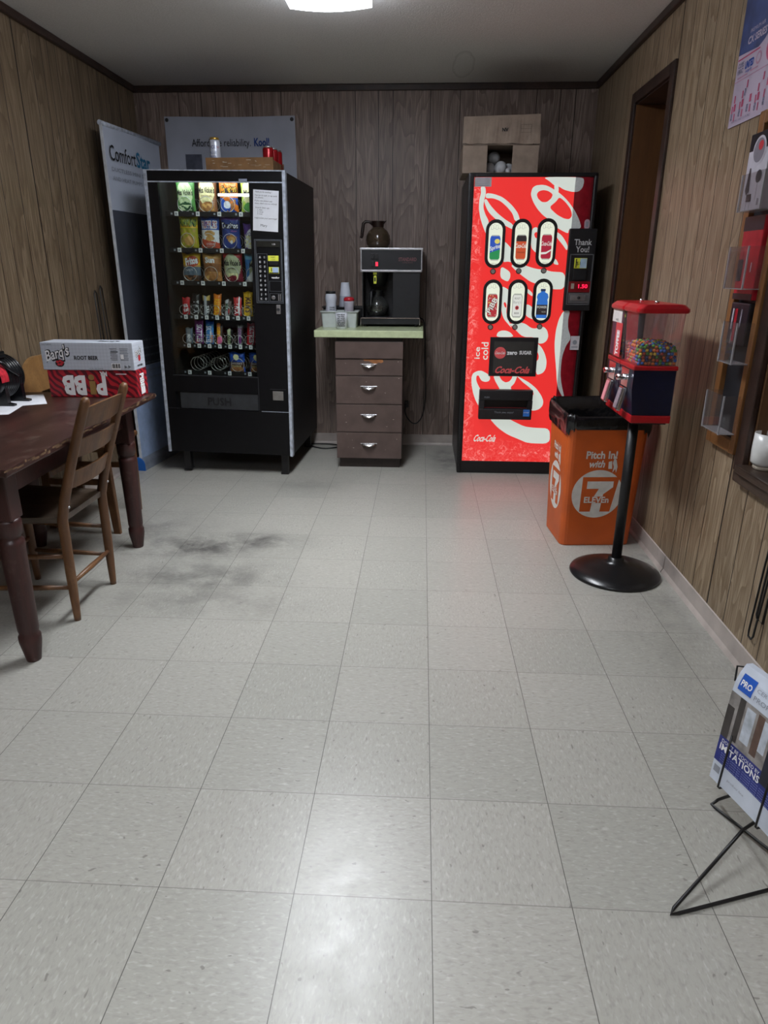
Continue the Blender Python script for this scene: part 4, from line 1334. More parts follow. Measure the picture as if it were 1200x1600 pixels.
for x, z, kind, lab in CAPS:
    hh = 0.278 if z > 1.3 else 0.268
    q = MB()
    q.poly(stadium(0.118, hh), BLACK, (x, 0, z), *FRONT, lift=0.0, thick=0.014)
    b = q.build('selection_button', DM)
    b['label'] = lab
    q = MB()
    q.poly(stadium(0.082, hh - 0.04), CREAM, (x, -0.014, z), *FRONT, lift=0.001)
    print_can(q, kind, (x, -0.014, z))
    q.build('picture_card', b)
    q = MB()
    zz = z - hh / 2 - 0.018
    q.lathe([(0.017, 0), (0.017, 0.01), (0.013, 0.012)], BLACK, (x - 0.003, 0, zz), (0, -1, 0), 18)
    q.lathe([(0.0125, 0.0), (0.0125, 0.016), (0.011, 0.018)], mat('grey_push', '8b8782', 0.4), (x - 0.003, 0, zz), (0, -1, 0), 18)
    q.build('push_knob', b)
# payment column
q = MB()
q.box((0.236, -0.018, 1.065), (0.402, 0.03, 1.538), BLACK, 0.006)
frame_line(q, 0.252, 0.394, 1.1, 1.395, mat('grey_bezel', '6d6f72', 0.4, metal=0.3), 0.006, -0.018)
q.text('Thank', 0.322, 1.462, 0.033, mat('pale_print', 'c9c9c9', 0.5), (0, -0.018, 0), *FRONT, w=0.105, bold=0.015)
q.text('You!', 0.322, 1.422, 0.033, MATS['pale_print'], (0, -0.018, 0), *FRONT, w=0.08, bold=0.015)
pay = q.build('payment_unit', DM)
q = MB()
q.box((0.28, -0.024, 1.313), (0.355, -0.018, 1.372), mat('bill_label', 'd9dc3e', 0.4))
q.rect(0.334, 1.342, 0.04, 0.055, mat('pale_blue_label', 'a9c4d8', 0.5), (0, -0.024, 0), *FRONT, lift=0.0008)
q.rect(0.291, 1.342, 0.006, 0.05, INK, (0, -0.024, 0), *FRONT, lift=0.0008)
q.text('$1', 0.304, 1.342, 0.02, INK, (0, -0.024, 0), *FRONT)
q.box((0.278, -0.03, 1.245), (0.36, -0.018, 1.308), BLACK, 0.004)
q.build('bill_acceptor', pay)
q = MB()
q.box((0.258, -0.021, 1.175), (0.389, -0.018, 1.238), mat('red_window', '7a1a1f', 0.15))
q.box((0.273, -0.0235, 1.195), (0.291, -0.021, 1.226), mat('tan_plate', 'a99c8c', 0.5))
q.text('1.50', 0.345, 1.21, 0.022, emit('led_red', 'ff1840', 3.0), (0, -0.021, 0), *FRONT, w=0.055, bold=0.01)
q.build('price_display', pay)
q = MB()
q.box((0.262, -0.022, 1.11), (0.386, -0.018, 1.17), mat('steel_plate', '77777a', 0.4, metal=0.6), 0.001)
q.box((0.275, -0.025, 1.125), (0.365, -0.022, 1.158), STEEL, 0.001)
q.lathe([(0.009, 0), (0.009, 0.006), (0.003, 0.008)], DARK, (0.325, -0.025, 1.142), (0, -1, 0), 14)
q.build('coin_slot', pay)
# poster frame
q = MB()
q.box((-0.2, -0.012, 0.655), (0.103, 0.0, 0.9), BLACK, 0.003)
q.rect(-0.048, 0.775, 0.252, 0.198, mat('dark_poster', '3a3937', 0.3, var=0.05), (0, -0.012, 0), *FRONT, lift=0.0006)
q.ell(-0.133, 0.803, 0.037, 0.037, mat('poster_red', 'e05a5c', 0.4), (0, -0.012, 0), *FRONT, lift=0.0012)
q.text('Coca-Cola', -0.133, 0.803, 0.016, WHITEINK, (0, -0.012, 0), *FRONT, lift=0.002, w=0.062, shear=0.4, bold=0.02)
q.text('zero', -0.058, 0.806, 0.026, WHITEINK, (0, -0.012, 0), *FRONT, lift=0.002, w=0.066, bold=0.04)
q.text('SUGAR', 0.027, 0.806, 0.022, WHITEINK, (0, -0.012, 0), *FRONT, lift=0.002, w=0.078, bold=0.04)
q.text('Coca-Cola', -0.046, 0.697, 0.042, MATS['poster_red'], (0, -0.012, 0), *FRONT, lift=0.002, w=0.222, shear=0.45, bold=0.03)
q.build('poster_frame', DM)
# delivery port
q = MB()
q.box((-0.254, -0.05, 0.505), (0.09, 0.0, 0.572), BLACK, 0.008)
q.box((-0.254, -0.05, 0.378), (0.09, 0.0, 0.45), BLACK, 0.008)
q.box((-0.254, -0.05, 0.45), (-0.22, 0.0, 0.505), BLACK)
q.box((0.06, -0.05, 0.45), (0.09, 0.0, 0.505), BLACK)
q.box((-0.22, -0.006, 0.45), (0.06, 0.0, 0.505), mat('port_dark', '060607', 0.5))
q.text('PUSH', -0.205, 0.525, 0.01, GREYINK, (0, -0.05, 0), *FRONT)
q.text('Thank you, enjoy!', -0.09, 0.428, 0.012, GREYINK, (0, -0.05, 0), *FRONT, w=0.125)
pt = q.build('delivery_port', DM)
q = MB()
q.rect(0.055, 0.425, 0.042, 0.045, mat('energy_blue', '2f6fc4', 0.4), (0, -0.05, 0), *FRONT, lift=0.0005, thick=0.0005)
q.text('energy', 0.055, 0.43, 0.009, WHITEINK, (0, -0.051, 0), *FRONT, w=0.034, shear=0.3)
q.build('blue_sticker', pt)
q = MB()
q.rect(-0.294, 1.792, 0.1, 0.05, mat('sticker_grey', 'b9b3b6', 0.5), OF, *FRONT, lift=0.0018, thick=0.0006)
for i in range(4):
    q.rect(-0.294, 1.808 - 0.011 * i, 0.08, 0.004, GREYINK, OF, *FRONT, lift=0.003)
q.build('sticker', DM)['label'] = 'grey printed sticker at top left'
q = MB()
q.rect(0.333, 0.868, 0.055, 0.085, mat('sticker_white', 'c9c4c8', 0.5), (0, -0.003, 0), *FRONT, lift=0.0, thick=0.0006)
q.ell(0.333, 0.872, 0.014, 0.014, GREYINK, (0, -0.004, 0), *FRONT, lift=0.0004)
q.rect(0.333, 0.843, 0.04, 0.006, GREYINK, (0, -0.004, 0), *FRONT, lift=0.0004)
q.build('sticker', DM)['label'] = 'white sticker on the right edge'
q = MB()
q.poly(stadium(0.032, 0.055), mat('sticker_pink', 'b39aa4', 0.5), (0.338, -0.002, 1.562), *FRONT, lift=0.0, thick=0.001)
q.rect(0.338, 1.562, 0.016, 0.03, GREYINK, (0, -0.003, 0), *FRONT, lift=0.0006)
q.build('sticker', DM)['label'] = 'small oval sticker above the payment unit'

# cardboard box with white balls on top
CB = thing('cardboard_box', 'open cardboard carton lying on its side on top of the red drink machine', 'box', (0.395, 3.40, 1.8425))
q = MB()
w = 0.222
q.box((-w, 0, 0), (w, 0.32, 0.004), CARD)
q.box((-w, 0, 0.152), (w, 0.32, 0.156), CARD)
q.box((-w, 0, 0.004), (-w + 0.004, 0.32, 0.152), CARD)
q.box((w - 0.004, 0, 0.004), (w, 0.32, 0.152), CARD)
q.box((-w + 0.004, 0.316, 0.004), (w - 0.004, 0.32, 0.152), CARD)
q.build('carton', CB)
rs = random.Random(2)
q = MB()
n = 24
top = [(-w - 0.004 + (2 * w + 0.008) * i / n, -0.012 - 0.006 * math.sin(i * .9), 0.158 + rs.uniform(-.003, .003)) for i in range(n + 1)]
tp = [(-w + 2 * w * i / n, 0.008, 0.302 + 0.012 * i / n) for i in range(n + 1)]
vs = top + tp + [(p[0], p[1] + 0.004, p[2]) for p in top] + [(p[0], p[1] + 0.004, p[2]) for p in tp]
m4 = n + 1
fs = []
for i in range(n):
    fs += [(i, i + 1, m4 + i + 1, m4 + i), (2 * m4 + i + 1, 2 * m4 + i, 3 * m4 + i, 3 * m4 + i + 1), (m4 + i, m4 + i + 1, 3 * m4 + i + 1, 3 * m4 + i), (i + 1, i, 2 * m4 + i, 2 * m4 + i + 1)]
fs += [(0, m4, 3 * m4, 2 * m4), (n, 2 * m4 + n, 3 * m4 + n, m4 + n)]
q.add(vs, fs, CARD)
FO = (0, -0.0005, 0)
q.text('NV', 0.02, 0.232, 0.018, INK, (0, 0.0, 0), *FRONT, lift=0.006, bold=0.04)
q.rect(0.14, 0.236, 0.058, 0.001, INK, (0, 0, 0), *FRONT, lift=0.008); q.rect(0.14, 0.258, 0.058, 0.001, INK, (0, 0, 0), *FRONT, lift=0.006); q.rect(0.14, 0.216, 0.058, 0.001, INK, (0, 0, 0), *FRONT, lift=0.009)
q.rect(0.111, 0.237, 0.001, 0.042, INK, (0, 0, 0), *FRONT, lift=0.009); q.rect(0.169, 0.237, 0.001, 0.042, INK, (0, 0, 0), *FRONT, lift=0.009)
q.build('flap', CB)['label'] = 'raised upper flap with small print'
for a, b in ((-w, -0.078), (0.07, w)):
    q = MB(); q.box((a, -0.006, 0.006), (b, -0.002, 0.15), CARD); q.build('flap', CB)
q = MB()
vs = []
for i in range(n + 1):
    x = -w + 2 * w * i / n
    vs += [(x, 0, 0.004), (x, -0.035 - 0.006 * math.sin(i * .7), 0.002 + rs.uniform(-.001, .003)), (x, 0, 0.0), (x, -0.035 - 0.006 * math.sin(i * .7), -0.0005)]
fs = []
for i in range(n):
    a = 4 * i
    fs += [(a, a + 1, a + 5, a + 4), (a + 2, a + 6, a + 7, a + 3), (a + 1, a + 3, a + 7, a + 5)]
q.add(vs, fs, CARD)
q.build('flap', CB)
BALL = mat('white_ball', 'b9babd', 0.5, var=0.05)
for i, (x, y, z, r) in enumerate(((-0.05, 0.13, 0.0415, 0.037), (0.015, 0.1, 0.043, 0.0385), (0.07, 0.155, 0.04, 0.0355), (-0.022, 0.165, 0.105, 0.037), (0.055, 0.045, 0.021, 0.0165))):
    lab = ['white ball at the left inside the carton', 'white ball in the middle of the carton opening', 'white ball behind the right edge of the carton opening', 'white ball on the upper layer inside the carton', 'small bright white ball at the lower right of the carton opening'][i]
    q = MB((0.395 + x, 3.40 + y, 1.8425 + z - r))
    q.sphere((0.395 + x, 3.40 + y, 1.8425 + z), r, BALL, 12)
    tag(q.build('white_ball'), lab, 'ball', 'white balls in the carton')

# ================================================================== COUNTER AND DRAWERS
q = MB((-0.39, 3.74, 0.885))
GREEN = mat('green_laminate', 'b9c49c', 0.22, var=0.04, scale=40)
q.box((-0.745, 3.375, 0.885), (-0.037, 4.098, 0.93), GREEN, 0.005)
tag(q.build('countertop'), 'pale green laminate counter shelf holding the coffee brewer', 'countertop')
DC = thing('drawer_cabinet', 'narrow brown chest of four drawers under the green counter', 'drawer cabinet', (-0.39, 3.70, 0))
BRN = mat('brown_paint', '564742', 0.42, var=0.09, scale=12, bump=0.05)
BRD = mat('brown_paint_dark', '2e2521', 0.5, var=0.1)
q = MB(DC.location)
q.box((-0.606, 3.42, 0.07), (-0.172, 4.0, 0.858), BRN)
q.box((-0.606, 3.43, 0.858), (-0.172, 4.0, 0.885), BRD)
q.box((-0.598, 3.44, 0.0), (-0.18, 3.98, 0.07), BRD)
q.build('carcass', DC)
q = MB(DC.location); q.box((-0.612, 3.400, 0.75), (-0.166, 3.42, 0.858), BRN, 0.002); q.build('top_rail', DC)
rs = random.Random(11)
for i, (z0, z1, zh) in enumerate(((0.638, 0.744, 0.701), (0.45, 0.633, 0.556), (0.257, 0.445, 0.366), (0.072, 0.252, 0.166))):
    q = MB(DC.location)
    q.box((-0.612, 3.402 if i else 3.41, z0), (-0.168, 3.42, z1), BRN, 0.002)
    for j in range(6):
        q.ell(rs.uniform(-.58, -.19), rs.uniform(z0 + .01, z1 - .01), rs.uniform(.001, .006), rs.uniform(.0008, .003), mat('chipped_spot', 'a79b90', 0.6), (0, 3.402, 0), *FRONT, lift=0.0005, n=7)
    if i == 0:
        pts = [(-.43, z1 - .001), (-.30, z1 - .001), (-.295, z1 - .016), (-.31, z1 - .024), (-.325, z1 - .02), (-.345, z1 - .03), (-.365, z1 - .024), (-.39, z1 - .012), (-.42, z1 - .012)]
        q.poly(pts, mat('bare_wood', 'a0683c', 0.7, var=0.15), (0, 3.41, 0), *FRONT, lift=0.0006)
    dr = q.build('drawer', DC)
    q = MB(DC.location)
    hx, y0 = -0.392, 3.402 if i else 3.41
    vs, n, mm = [], 16, 6
    for a in range(n + 1):
        u = -1 + 2 * a / n
        for b in range(mm + 1):
            t = PI / 2 * b / mm
            prof = (1 - u * u) ** 0.5
            vs.append((hx + 0.05 * u, y0 - 0.026 * prof * math.sin(t), zh + 0.012 - 0.02 * prof * (1 - math.cos(t)) ** 1.0))
    q.add(vs, [(a * (mm + 1) + b, a * (mm + 1) + b + 1, (a + 1) * (mm + 1) + b + 1, (a + 1) * (mm + 1) + b) for a in range(n) for b in range(mm)], CHROME, True)
    q.box((hx - 0.056, y0 - 0.003, zh + 0.008), (hx + 0.056, y0, zh + 0.014), CHROME, 0.001)
    q.build('cup_pull', dr)

# ---- coffee brewer
CM = thing('coffee_brewer', 'black commercial coffee brewer with silver edges on the green counter', 'coffee machine', (-0.265, 3.89, 0.93))
BB = mat('brewer_black', '14161b', 0.45, var=0.08)
q = MB(CM.location)
q.box((-0.468, 3.705, 0.945), (-0.062, 4.07, 0.985), BB, 0.003)
for x in (-0.45, -0.10):
    for y in (3.73, 4.03):
        q.cyl((x + .01, y, 0.93), (x + .01, y, 0.946), 0.012, BLACK)
q.box((-0.47, 3.7, 0.984), (-0.06, 3.712, 0.99), CHROME)
q.box((-0.47, 3.7, 0.94), (-0.466, 3.712, 0.99), CHROME); q.box((-0.064, 3.7, 0.94), (-0.06, 3.712, 0.99), CHROME)
q.build('base', CM)
q = MB(CM.location)
q.box((-0.25, 3.712, 0.985), (-0.066, 4.07, 1.29), BB, 0.003)
q.box((-0.458, 3.95, 0.985), (-0.25, 4.07, 1.29), BLACK)
q.box((-0.458, 3.72, 0.985), (-0.452, 3.95, 1.29), BLACK)
q.build('body', CM)
q = MB(CM.location)
q.box((-0.462, 3.705, 1.291), (-0.057, 4.07, 1.43), BB, 0.003)
q.text('STANDARD', -0.152, 1.366, 0.022, mat('dull_red_print', '7b4a4e', 0.5), (0, 3.705, 0), *FRONT, w=0.12, bold=0.02)
q.text('COFFEE SERVICE', -0.152, 1.345, 0.006, MATS['dull_red_print'], (0, 3.705, 0), *FRONT, w=0.07)
hd = q.build('head', CM)
q = MB(CM.location)
q.box((-0.47, 3.697, 1.424), (-0.05, 4.07, 1.436), STEEL, 0.002)
q.box((-0.466, 3.699, 1.286), (-0.054, 3.712, 1.298), STEEL, 0.001)
q.box((-0.466, 3.699, 1.29), (-0.459, 3.712, 1.43), STEEL); q.box((-0.061, 3.699, 1.29), (-0.054, 3.712, 1.43), STEEL)
q.build('steel_edging', CM)
for i, (x, z) in enumerate(((-0.385, 1.385), (-0.357, 1.385), (-0.385, 1.335), (-0.357, 1.335))):
    q = MB(CM.location)
    q.box((x - 0.01, 3.695, z - 0.017), (x + 0.01, 3.705, z + 0.017), BLACK, 0.002)
    if i == 3:
        q.box((x - 0.007, 3.693, z - 0.012), (x + 0.007, 3.696, z + 0.012), emit('red_switch', 'ff2038', 3.0))
    o = q.build('rocker_switch', CM)
    if i == 3:
        o['label'] = 'switch glowing red'
q = MB(CM.location)
q.lathe([(0.055, 0), (0.078, 0.09), (0.082, 0.1)], BLACK, (-0.36, 3.835, 1.19), n=24)
q.box((-0.374, 3.73, 1.262), (-0.346, 3.78, 1.284), BLACK, 0.003)
q.build('brew_funnel', CM)
q = MB(CM.location)
q.box((-0.383, 3.722, 1.268), (-0.358, 3.728, 1.285), YELLOW, 0.002); q.box((-0.380, 3.722, 1.21), (-0.361, 3.727, 1.262), YELLOW, 0.002)
q.box((-0.376, 3.7212, 1.225), (-0.366, 3.722, 1.25), DARK)
q.build('yellow_tag', CM)
q = MB(CM.location); q.lathe([(0.075, 0), (0.075, 0.006), (0.06, 0.008), (0.0005, 0.008)], DARK, (-0.36, 3.83, 0.985), n=28); q.build('warmer_plate', CM)
# power cord
q = MB((-0.02, 4.0, 0.2))
q.tube([(-0.066, 4.04, 0.97), (-0.03, 4.03, 0.955), (-0.02, 4.02, 0.85), (-0.012, 4.02, 0.6), (-0.006, 4.02, 0.4), (-0.02, 4.02, 0.26), (-0.06, 4.02, 0.19), (-0.10, 4.02, 0.185), (-0.14, 4.03, 0.22), (-0.165, 4.05, 0.27), (-0.15, 4.08, 0.33)], 0.0045, WIRE, 8, smooth_path=2)
q.box((-0.165, 4.075, 0.30), (-0.135, 4.099, 0.35), BLACK, 0.004)
tag(q.build('power_cord'), 'black power cord looping down from the coffee brewer behind the drawers', 'cord')
q = MB((-0.76, 3.96, 0))
q.tube([(-0.9, 3.99, 0.006), (-0.83, 3.93, 0.006), (-0.77, 3.905, 0.006), (-0.71, 3.93, 0.006), (-0.64, 3.99, 0.006), (-0.7, 4.04, 0.006), (-0.8, 4.06, 0.006), (-0.9, 4.05, 0.006)], 0.005, WIRE, 8, smooth_path=2)
tag(q.build('floor_cord'), 'black cord lying on the floor between the snack machine and the drawers', 'cord')

# ---- decanters
AMBER = clear('smoked_glass', '7b6a56', 0.06, 0.03, 0.3)
CLEARG = clear('clear_glass', 'dde0df', 0.07, 0.02, 0.04)
COFFEE = mat('coffee', '120a06', 0.1)
def decanter(name, label, loc, rz, glass, collar, handle_m, coffee):
    t = thing(name, label, 'coffee pot', loc, rz, 'coffee pots')
    prof = [(0.055, 0.0), (0.066, 0.006), (0.078, 0.028), (0.083, 0.055), (0.078, 0.085), (0.064, 0.11), (0.045, 0.126), (0.036, 0.134), (0.036, 0.15)]
    q = MB(); q.lathe(prof, glass, n=32, caps=False); q.lathe([(0.055, 0.0), (0.0005, 0.001)], glass, n=32, caps=False); q.build('glass_globe', t)
    q = MB()
    q.lathe([(0.037, 0.132), (0.039, 0.14), (0.039, 0.158), (0.046, 0.17), (0.047, 0.173), (0.04, 0.172), (0.034, 0.158), (0.034, 0.134)], collar, n=28, caps=False)
    q.add([(0.03, -0.015, 0.165), (0.03, 0.015, 0.165), (0.06, 0, 0.178), (0.036, -0.012, 0.15), (0.036, 0.012, 0.15)], [(0, 2, 1), (0, 3, 2), (1, 2, 4), (3, 4, 2)], collar)
    q.build('collar', t)
    q = MB()
    q.tube([(-0.036, 0, 0.15), (-0.06, 0, 0.168), (-0.085, 0, 0.17), (-0.1, 0, 0.158), (-0.106, 0, 0.12), (-0.112, 0, 0.08), (-0.118, 0, 0.066)], [0.008, 0.009, 0.011, 0.012, 0.0115, 0.011, 0.009], handle_m, 10, smooth_path=0)
    q.build('handle', t)
    if coffee:
        q = MB(); q.lathe([(0.0005, 0.004), (0.054, 0.004), (0.065, 0.01), (0.0765, 0.03), (0.0815, 0.055), (0.0795, 0.068), (0.0005, 0.068)], COFFEE, n=28, caps=False); q.build('coffee_fill', t)
    return t
decanter('coffee_decanter', 'smoked glass coffee pot with brown handle on top of the brewer', (-0.358, 3.86, 1.4365), 0.0, AMBER, mat('brown_collar', '241611', 0.35), mat('brown_handle', '20130e', 0.4), False)
decanter('coffee_decanter', 'clear glass coffee pot with black coffee on the warmer inside the brewer', (-0.362, 3.828, 0.994), math.radians(70), CLEARG, BLACK, BLACK, True)

# ---- things beside the brewer
def rounded_rect(w, d, r, n=5):
    pts = []
    for cx, cy, a0 in ((w / 2 - r, d / 2 - r, 0), (-w / 2 + r, d / 2 - r, PI / 2), (-w / 2 + r, -d / 2 + r, PI), (w / 2 - r, -d / 2 + r, 1.5 * PI)):
        for k in range(n + 1):
            a = a0 + PI / 2 * k / n
            pts.append((cx + r * math.cos(a), cy + r * math.sin(a)))
    return pts
def loft(q, rings, m, cap0=True, cap1=True, smooth=False):
    k = len(rings[0])
    vs = [p for r in rings for p in r]
    fs = [(i * k + a, i * k + (a + 1) % k, (i + 1) * k + (a + 1) % k, (i + 1) * k + a) for i in range(len(rings) - 1) for a in range(k)]
    if cap0: fs.append(tuple(range(k))[::-1])
    if cap1: fs.append(tuple((len(rings) - 1) * k + a for a in range(k)))
    q.add(vs, fs, m, smooth)
def tub(q, cx, cy, z0, w0, d0, w1, d1, h, r, m, lip=0.008, t=0.004):
    R = lambda w, d, z: [(cx + a, cy + b, z) for a, b in rounded_rect(w, d, r)]
    loft(q, [R(w0, d0, z0), R(w1, d1, z0 + h - 0.008), R(w1 + 2 * lip, d1 + 2 * lip, z0 + h - 0.006), R(w1 + 2 * lip, d1 + 2 * lip, z0 + h), R(w1 - t, d1 - t, z0 + h), R(w0 - t, d0 - t, z0 + t)], m)
q = MB((-0.607, 3.69, 0.93))
tub(q, -0.607, 3.69, 0.93, 0.228, 0.15, 0.244, 0.164, 0.105, 0.012, mat('grey_white_tub', 'b9c0be', 0.35, var=0.03))
tag(q.build('storage_tub'), 'grey white plastic tub holding creamer on the green counter', 'tub')
q = MB((-0.6, 3.87, 0.93))
tub(q, -0.6, 3.87, 0.93, 0.25, 0.15, 0.28, 0.165, 0.125, 0.014, BLACK)
tag(q.build('storage_tub'), 'black plastic tub behind the white tub on the green counter', 'tub')
LBL = mat('bottle_white', 'c3c8d3', 0.3, var=0.03)
T = thing('creamer_bottle', 'white creamer bottle with black lid standing in the white tub', 'bottle', (-0.668, 3.675, 0.936))
q = MB()
q.lathe([(0.035, 0), (0.038, 0.004), (0.038, 0.085), (0.035, 0.13), (0.034, 0.15), (0.0385, 0.17), (0.0395, 0.185), (0.036, 0.202), (0.032, 0.21)], LBL, n=24)
for s, z, w in (('CREAMER', .122, .04), ('RICH', .108, .034), ('non-dairy', .095, .036)):
    q.text(s, 0.012, z, 0.008, INK, (0, 0, 0), *FRONT, w=w, warp=cyl_warp(0.0387), bold=.02)
q.build('bottle_body', T)
q = MB(); q.lathe([(0.033, 0.21), (0.033, 0.224), (0.031, 0.226)], BLACK, n=24); q.build('lid', T)
q = MB(); q.tube([(0.004, 0, 0.226), (0.006, 0, 0.25)], 0.0012, mat('stir_stick', 'b59f7c', 0.6), 6); q.build('stir_stick', T)
T = thing('sugar_canister', 'translucent white canister with red lid standing in the white tub', 'canister', (-0.545, 3.675, 0.936))
q = MB(); q.lathe([(0.032, 0), (0.034, 0.004), (0.031, 0.11), (0.035, 0.15), (0.0355, 0.163)], mat('milky_plastic', 'aaa6b0', 0.35), n=24); q.build('canister_body', T)
q = MB(); q.lathe([(0.036, 0.163), (0.036, 0.178), (0.028, 0.187), (0.01, 0.19), (0.0005, 0.19)], mat('red_lid', 'b5202c', 0.35), n=24); q.build('lid', T)
T = thing('cup_stack', 'tower of upside-down white foam cups in the black tub', 'cups', (-0.588, 3.85, 0.936))
FOAM = mat('white_foam', 'c9ced9', 0.6, var=0.02)
for i in range(8):
    z = 0.012 * i + 0.1
    q = MB()
    a = 0.0 if i < 6 else 0
    q.lathe([(0.0385, z), (0.0405, z + 0.003), (0.0385, z + 0.006), (0.028, z + 0.092), (0.026, z + 0.095), (0.0005, z + 0.095)], FOAM, n=22)
    q.build('foam_cup', T)
q = MB(); q.lathe([(0.04, 0), (0.042, 0.05), (0.043, 0.1), (0.047, 0.13), (0.043, 0.16), (0.042, 0.19)], clear('plastic_sleeve', 'e6e8ef', 0.06, 0.15, 0.35), n=14, caps=False); q.build('plastic_sleeve', T)
T = thing('printed_mug', 'white cup covered in black printed words in front of the white tub', 'mug', (-0.581, 3.53, 0.93))
q = MB()
q.lathe([(0.033, 0), (0.037, 0.003), (0.039, 0.05), (0.0395, 0.1), (0.037, 0.1), (0.035, 0.01), (0.0005, 0.01)], mat('glazed_white', 'cfd2d9', 0.2), n=26)
for i, (s, w) in enumerate((('HOW BRAVE', .056), ('THE MAN', .05), ('WE HAVE', .055), ('WHITE', .052), ('COFFEE LEARNS', .058), ('THE SECRET', .056), ('OF MORNING', .056))):
    q.text(s, 0, 0.09 - 0.0118 * i, 0.0085, INK, (0, 0, 0), *FRONT, w=w, bold=0.04, warp=cyl_warp(0.0402))
q.build('cup_body', T)
q = MB(); q.tube([(0.02, 0.0, 0.1), (0.034, -0.005, 0.118)], 0.0014, WIREM, 6); q.build('spoon', T)

# ================================================================== LITTER BIN
TB = thing('litter_bin', 'orange square litter bin with white round seven emblem and black liner', 'trash can', (0.832, 2.235, 0), math.radians(4.5))
ORG = mat('orange_plastic', 'c4571b', 0.45, var=0.06, scale=6)
q = MB()
def RR(w, d, r, z, n=4):
    return [(a, b, z) for a, b in rounded_rect(w, d, r, n)]
loft(q, [RR(.345, .29, .03, 0.0), RR(.352, .297, .034, 0.006), RR(.385, .36, .034, 0.645), RR(.379, .354, .034, 0.645), RR(.345, .29, .03, 0.02)], ORG)
FA = Vector((0, -0.1485, 0.006))
fu = Vector((0, -0.18, 0.645)) - FA
fu.normalize()
WP = mat('bin_white_print', 'd5d2cc', 0.5, var=0.05)
def emblem(q, O, ux, uy, sx=1.0):
    def Pp(pts): return [(a * sx, b) for a, b in pts]
    q.text('Pitch In!', 0.0, 0.47, 0.036, WP, O, ux, uy, w=0.15 * sx, bold=0.03, lift=0.0008)
    q.text('with', -0.018 * sx, 0.425, 0.034, WP, O, ux, uy, w=0.078 * sx, bold=0.03, shear=0.2, lift=0.0008)
    q.poly(Pp([(.036, .435), (.052, .44), (.057, .4), (.038, .4)]), WP, O, ux, uy, lift=0.0008)
    q.poly(Pp([(.056, .43), (.062, .452), (.072, .446), (.082, .41), (.078, .38), (.072, .4), (.06, .38), (.064, .41)]), WP, O, ux, uy, lift=0.0008)
    q.ell(.066 * sx, .457, .006 * sx, .006, WP, O, ux, uy, lift=0.0008, n=12)
    cz = 0.27
    q.ell(0, cz, 0.124 * sx, 0.124, WP, O, ux, uy, lift=0.0006, n=48)
    q.poly(Pp([(-.078, cz + .088), (.1, cz + .088), (.072, cz - .092), (-.078, cz - .092)]), ORG, O, ux, uy, lift=0.001)
    q.poly(Pp([(-.054, cz + .066), (.074, cz + .066), (.074, cz + .036), (.03, cz + .0), (.021, cz - .108), (-.026, cz - .108), (-.018, cz - .02), (.006, cz + .028), (-.054, cz + .028)]), WP, O, ux, uy, lift=0.0014)
    q.poly(Pp([(-.064, cz - .012), (.066, cz - .012), (.066, cz - .046), (-.064, cz - .046)]), ORG, O, ux, uy, lift=0.0017)
    q.text('ELEVEn', 0.0, cz - 0.029, 0.03, WP, O, ux, uy, w=0.122 * sx, bold=0.03, lift=0.0022)
emblem(q, FA + Vector((-0.022, 0, 0)), X, fu)
SA = Vector((-0.176, 0.0, 0.006))
su = (Vector((-0.1925, 0.0, 0.645)) - SA).normalized()
emblem(q, SA, -Y, su, 0.8)
q.build('bin_body', TB)
LINER = mat('black_liner', '0f0f12', 0.26, var=0.2, scale=13, bump=0.9, bdist=0.012)
q = MB()
rs = random.Random(4)
n = 72
def ring(w, d, z, amp, ph, zamp):
    base = rounded_rect(w, d, .04, n // 4 - 1)
    out = []
    for i, (a, b) in enumerate(base):
        t = 2 * PI * i / len(base)
        k = 1 + amp * (math.sin(7 * t + ph) + 0.7 * math.sin(17 * t + 2 * ph) + 0.5 * math.sin(29 * t + ph * 3)) / 2.2
        zz = z + zamp * (math.sin(3 * t + ph) + 0.7 * math.sin(11 * t + 1.7 * ph) + 0.5 * math.sin(23 * t))
        if z > 0.64:
            zz += 0.02 * max(0, b / (d / 2))
        out.append((a * k, b * k, zz))
    return out
loft(q, [ring(.396, .371, .586, .010, 1.0, .013), ring(.405, .381, .603, .022, 1.4, .009), ring(.41, .386, .628, .02, 2.6, .006), ring(.41, .386, .65, .014, 2.0, .005), ring(.402, .378, .668, .009, 2.4, .005),
         ring(.376, .352, .664, .01, 2.9, .003), ring(.362, .334, .62, .02, 3.5, .004), ring(.34, .31, .5, .03, 4.1, .01), ring(.25, .22, .36, .06, 5.0, .01)], LINER, cap0=False, smooth=True)
q.build('bin_liner', TB)

# ================================================================== CANDY DISPENSER
GD = thing('candy_dispenser', 'red and navy twin candy dispenser on a black pole stand beside the right wall', 'candy machine', (0.855, 1.755, 0))
q = MB()
q.lathe([(0.196, 0.0), (0.2, 0.006), (0.196, 0.014), (0.16, 0.03), (0.1, 0.047), (0.06, 0.056), (0.036, 0.066), (0.034, 0.082), (0.0225, 0.084)], mat('base_black', '131315', 0.28, var=0.1), n=56)
q.build('stand_base', GD)
q = MB(); q.cyl((0, 0, 0.07), (0, 0, 0.735), 0.0215, BLACKM, n=24); q.build('pole', GD)
q = MB(); q.box((-0.06, -0.17, 0.728), (0.07, 0.21, 0.735), BLACKM); q.build('mounting_plate', GD)
NAVY = mat('navy_paint', '10142e', 0.28, var=0.08)
REDP = mat('red_plastic', 'a8151d', 0.3, var=0.06)
GLOBE = clear('globe_plastic', 'efe7ec', 0.07, 0.04, 0.05)
